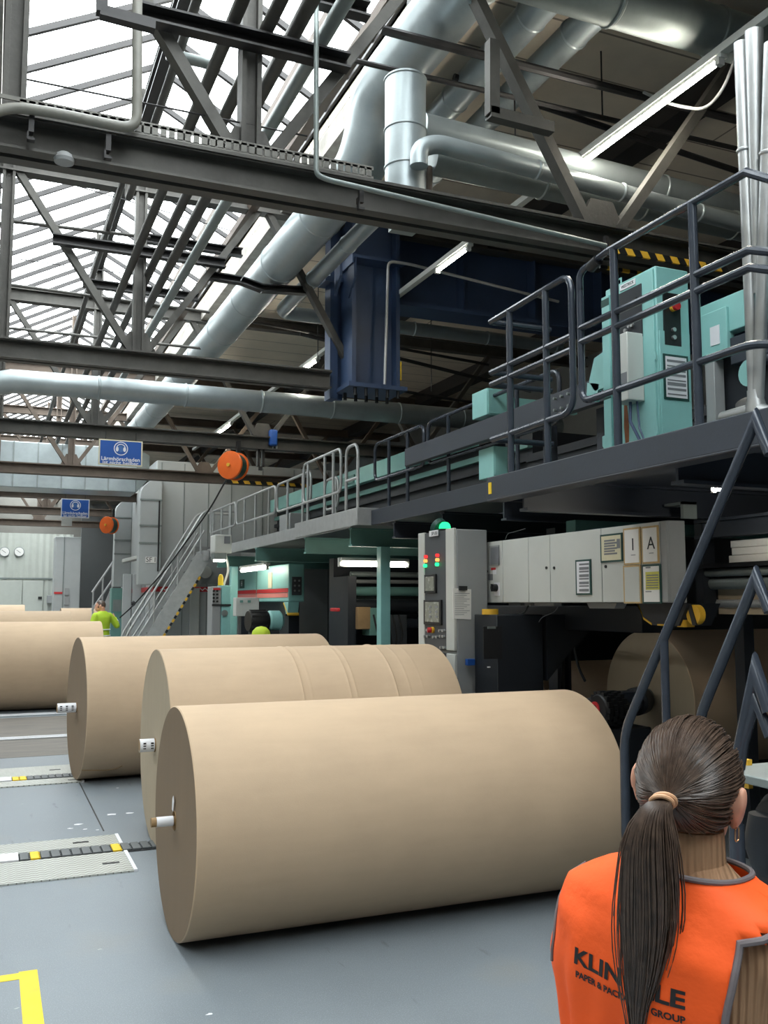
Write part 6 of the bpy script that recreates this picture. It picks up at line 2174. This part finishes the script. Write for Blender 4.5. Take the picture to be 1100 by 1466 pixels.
# ---------------------------------------------------------------- the worker far back
pw = P(146, 905, Y=20.6)
wk = thing('person', 'worker in a lime yellow jacket behind the fourth paper roll, holding the reel cable', 'person', (0, 0, 0))
mb = MB()
arms = []
sh = V((.16, 0, 1.40))
arms.append((sh, V((.25, -.03, 1.31)), V((.31, -.06, 1.21)), V((.40, .12, 1.34)), (V((.40, .12, 1.34)), V((.3, .7, .4)), V((-1, .3, 0)), V((0, 0, 1)), .8)))
sh = V((-.16, 0, 1.40))
arms.append((sh, V((-.2, .02, 1.27)), V((-.22, .05, 1.13)), V((-.19, .22, .98)), (V((-.19, .22, .98)), V((0, .7, -.6)), V((1, 0, 0)), V((0, .5, .7)), .5)))
body_mesh(mb, arms, (-.02, .05, 1.60), 1.0, .75)
ob = mb.build('body', M['skin'], wk); finish(ob, .009, 3)
mb = MB()
loft(mb, [((0, 0, z), rx + .02, yf + .02, yb + .02) for z, rx, yf, yb in TORSO], 28)
for a_ in arms:
    arm_chain(mb, a_[:4], (.075, .066, .058, .046))
ob = mb.build('jacket', M['lime'], wk); finish(ob, .012, 4)
mb = MB()
for z in (1.02, 1.14):
    rx, yf, yb = torso_at(z, .032)
    mb.tube([(rx * math.cos(a), (yf if math.sin(a) > 0 else yb) * math.sin(a), z) for a in [2 * PI * i / 28 for i in range(28)]], .012, 6, closed=True)
a_ = arms[0]
mb.lathe([(.062, -.02), (.062, .02)], a_[2].lerp(a_[3], .5), a_[3] - a_[2], 16, close=False)
mb.build('reflective_band', M['label'], wk)
ml, ms = MB(), MB()
clothes(ml, ms)
ob = ml.build('trousers', M['denim'], wk); finish(ob, .012, 4)
ob = ms.build('shoes', M['shoe'], wk); finish(ob, .01, 2)
mb = MB()
b = MB().ball((0, 0, 0), 1, (1, 1, 1), 24)
Rw = Matrix.Rotation(.75, 3, 'Z')
mb.add([V((-.02, .05, 1.60)) + Rw @ (SO + V((v.x * .080, v.y * .101, v.z * .099))) for v in b.v], [f for f in b.f if not ((sum((b.v[i].y for i in f)) / 4 > .35 and sum((b.v[i].z for i in f)) / 4 < .6) or sum((b.v[i].z for i in f)) / 4 < -.45)])
mb.build('hair', M['hair'], wk, smooth=80)
wk.location = (pw.x, 20.6, .12)
wk.rotation_euler = (0, 0, math.radians(32))
wk.scale = (1.08, 1.08, 1.08)
tag(MB().box((pw.x - .4, 20.2, 0), (pw.x + .4, 21.0, .12)).build('foot_step', M['galvdark'], bevel=.01), 'low step behind the fourth roll on which the lime jacketed worker stands', 'step')
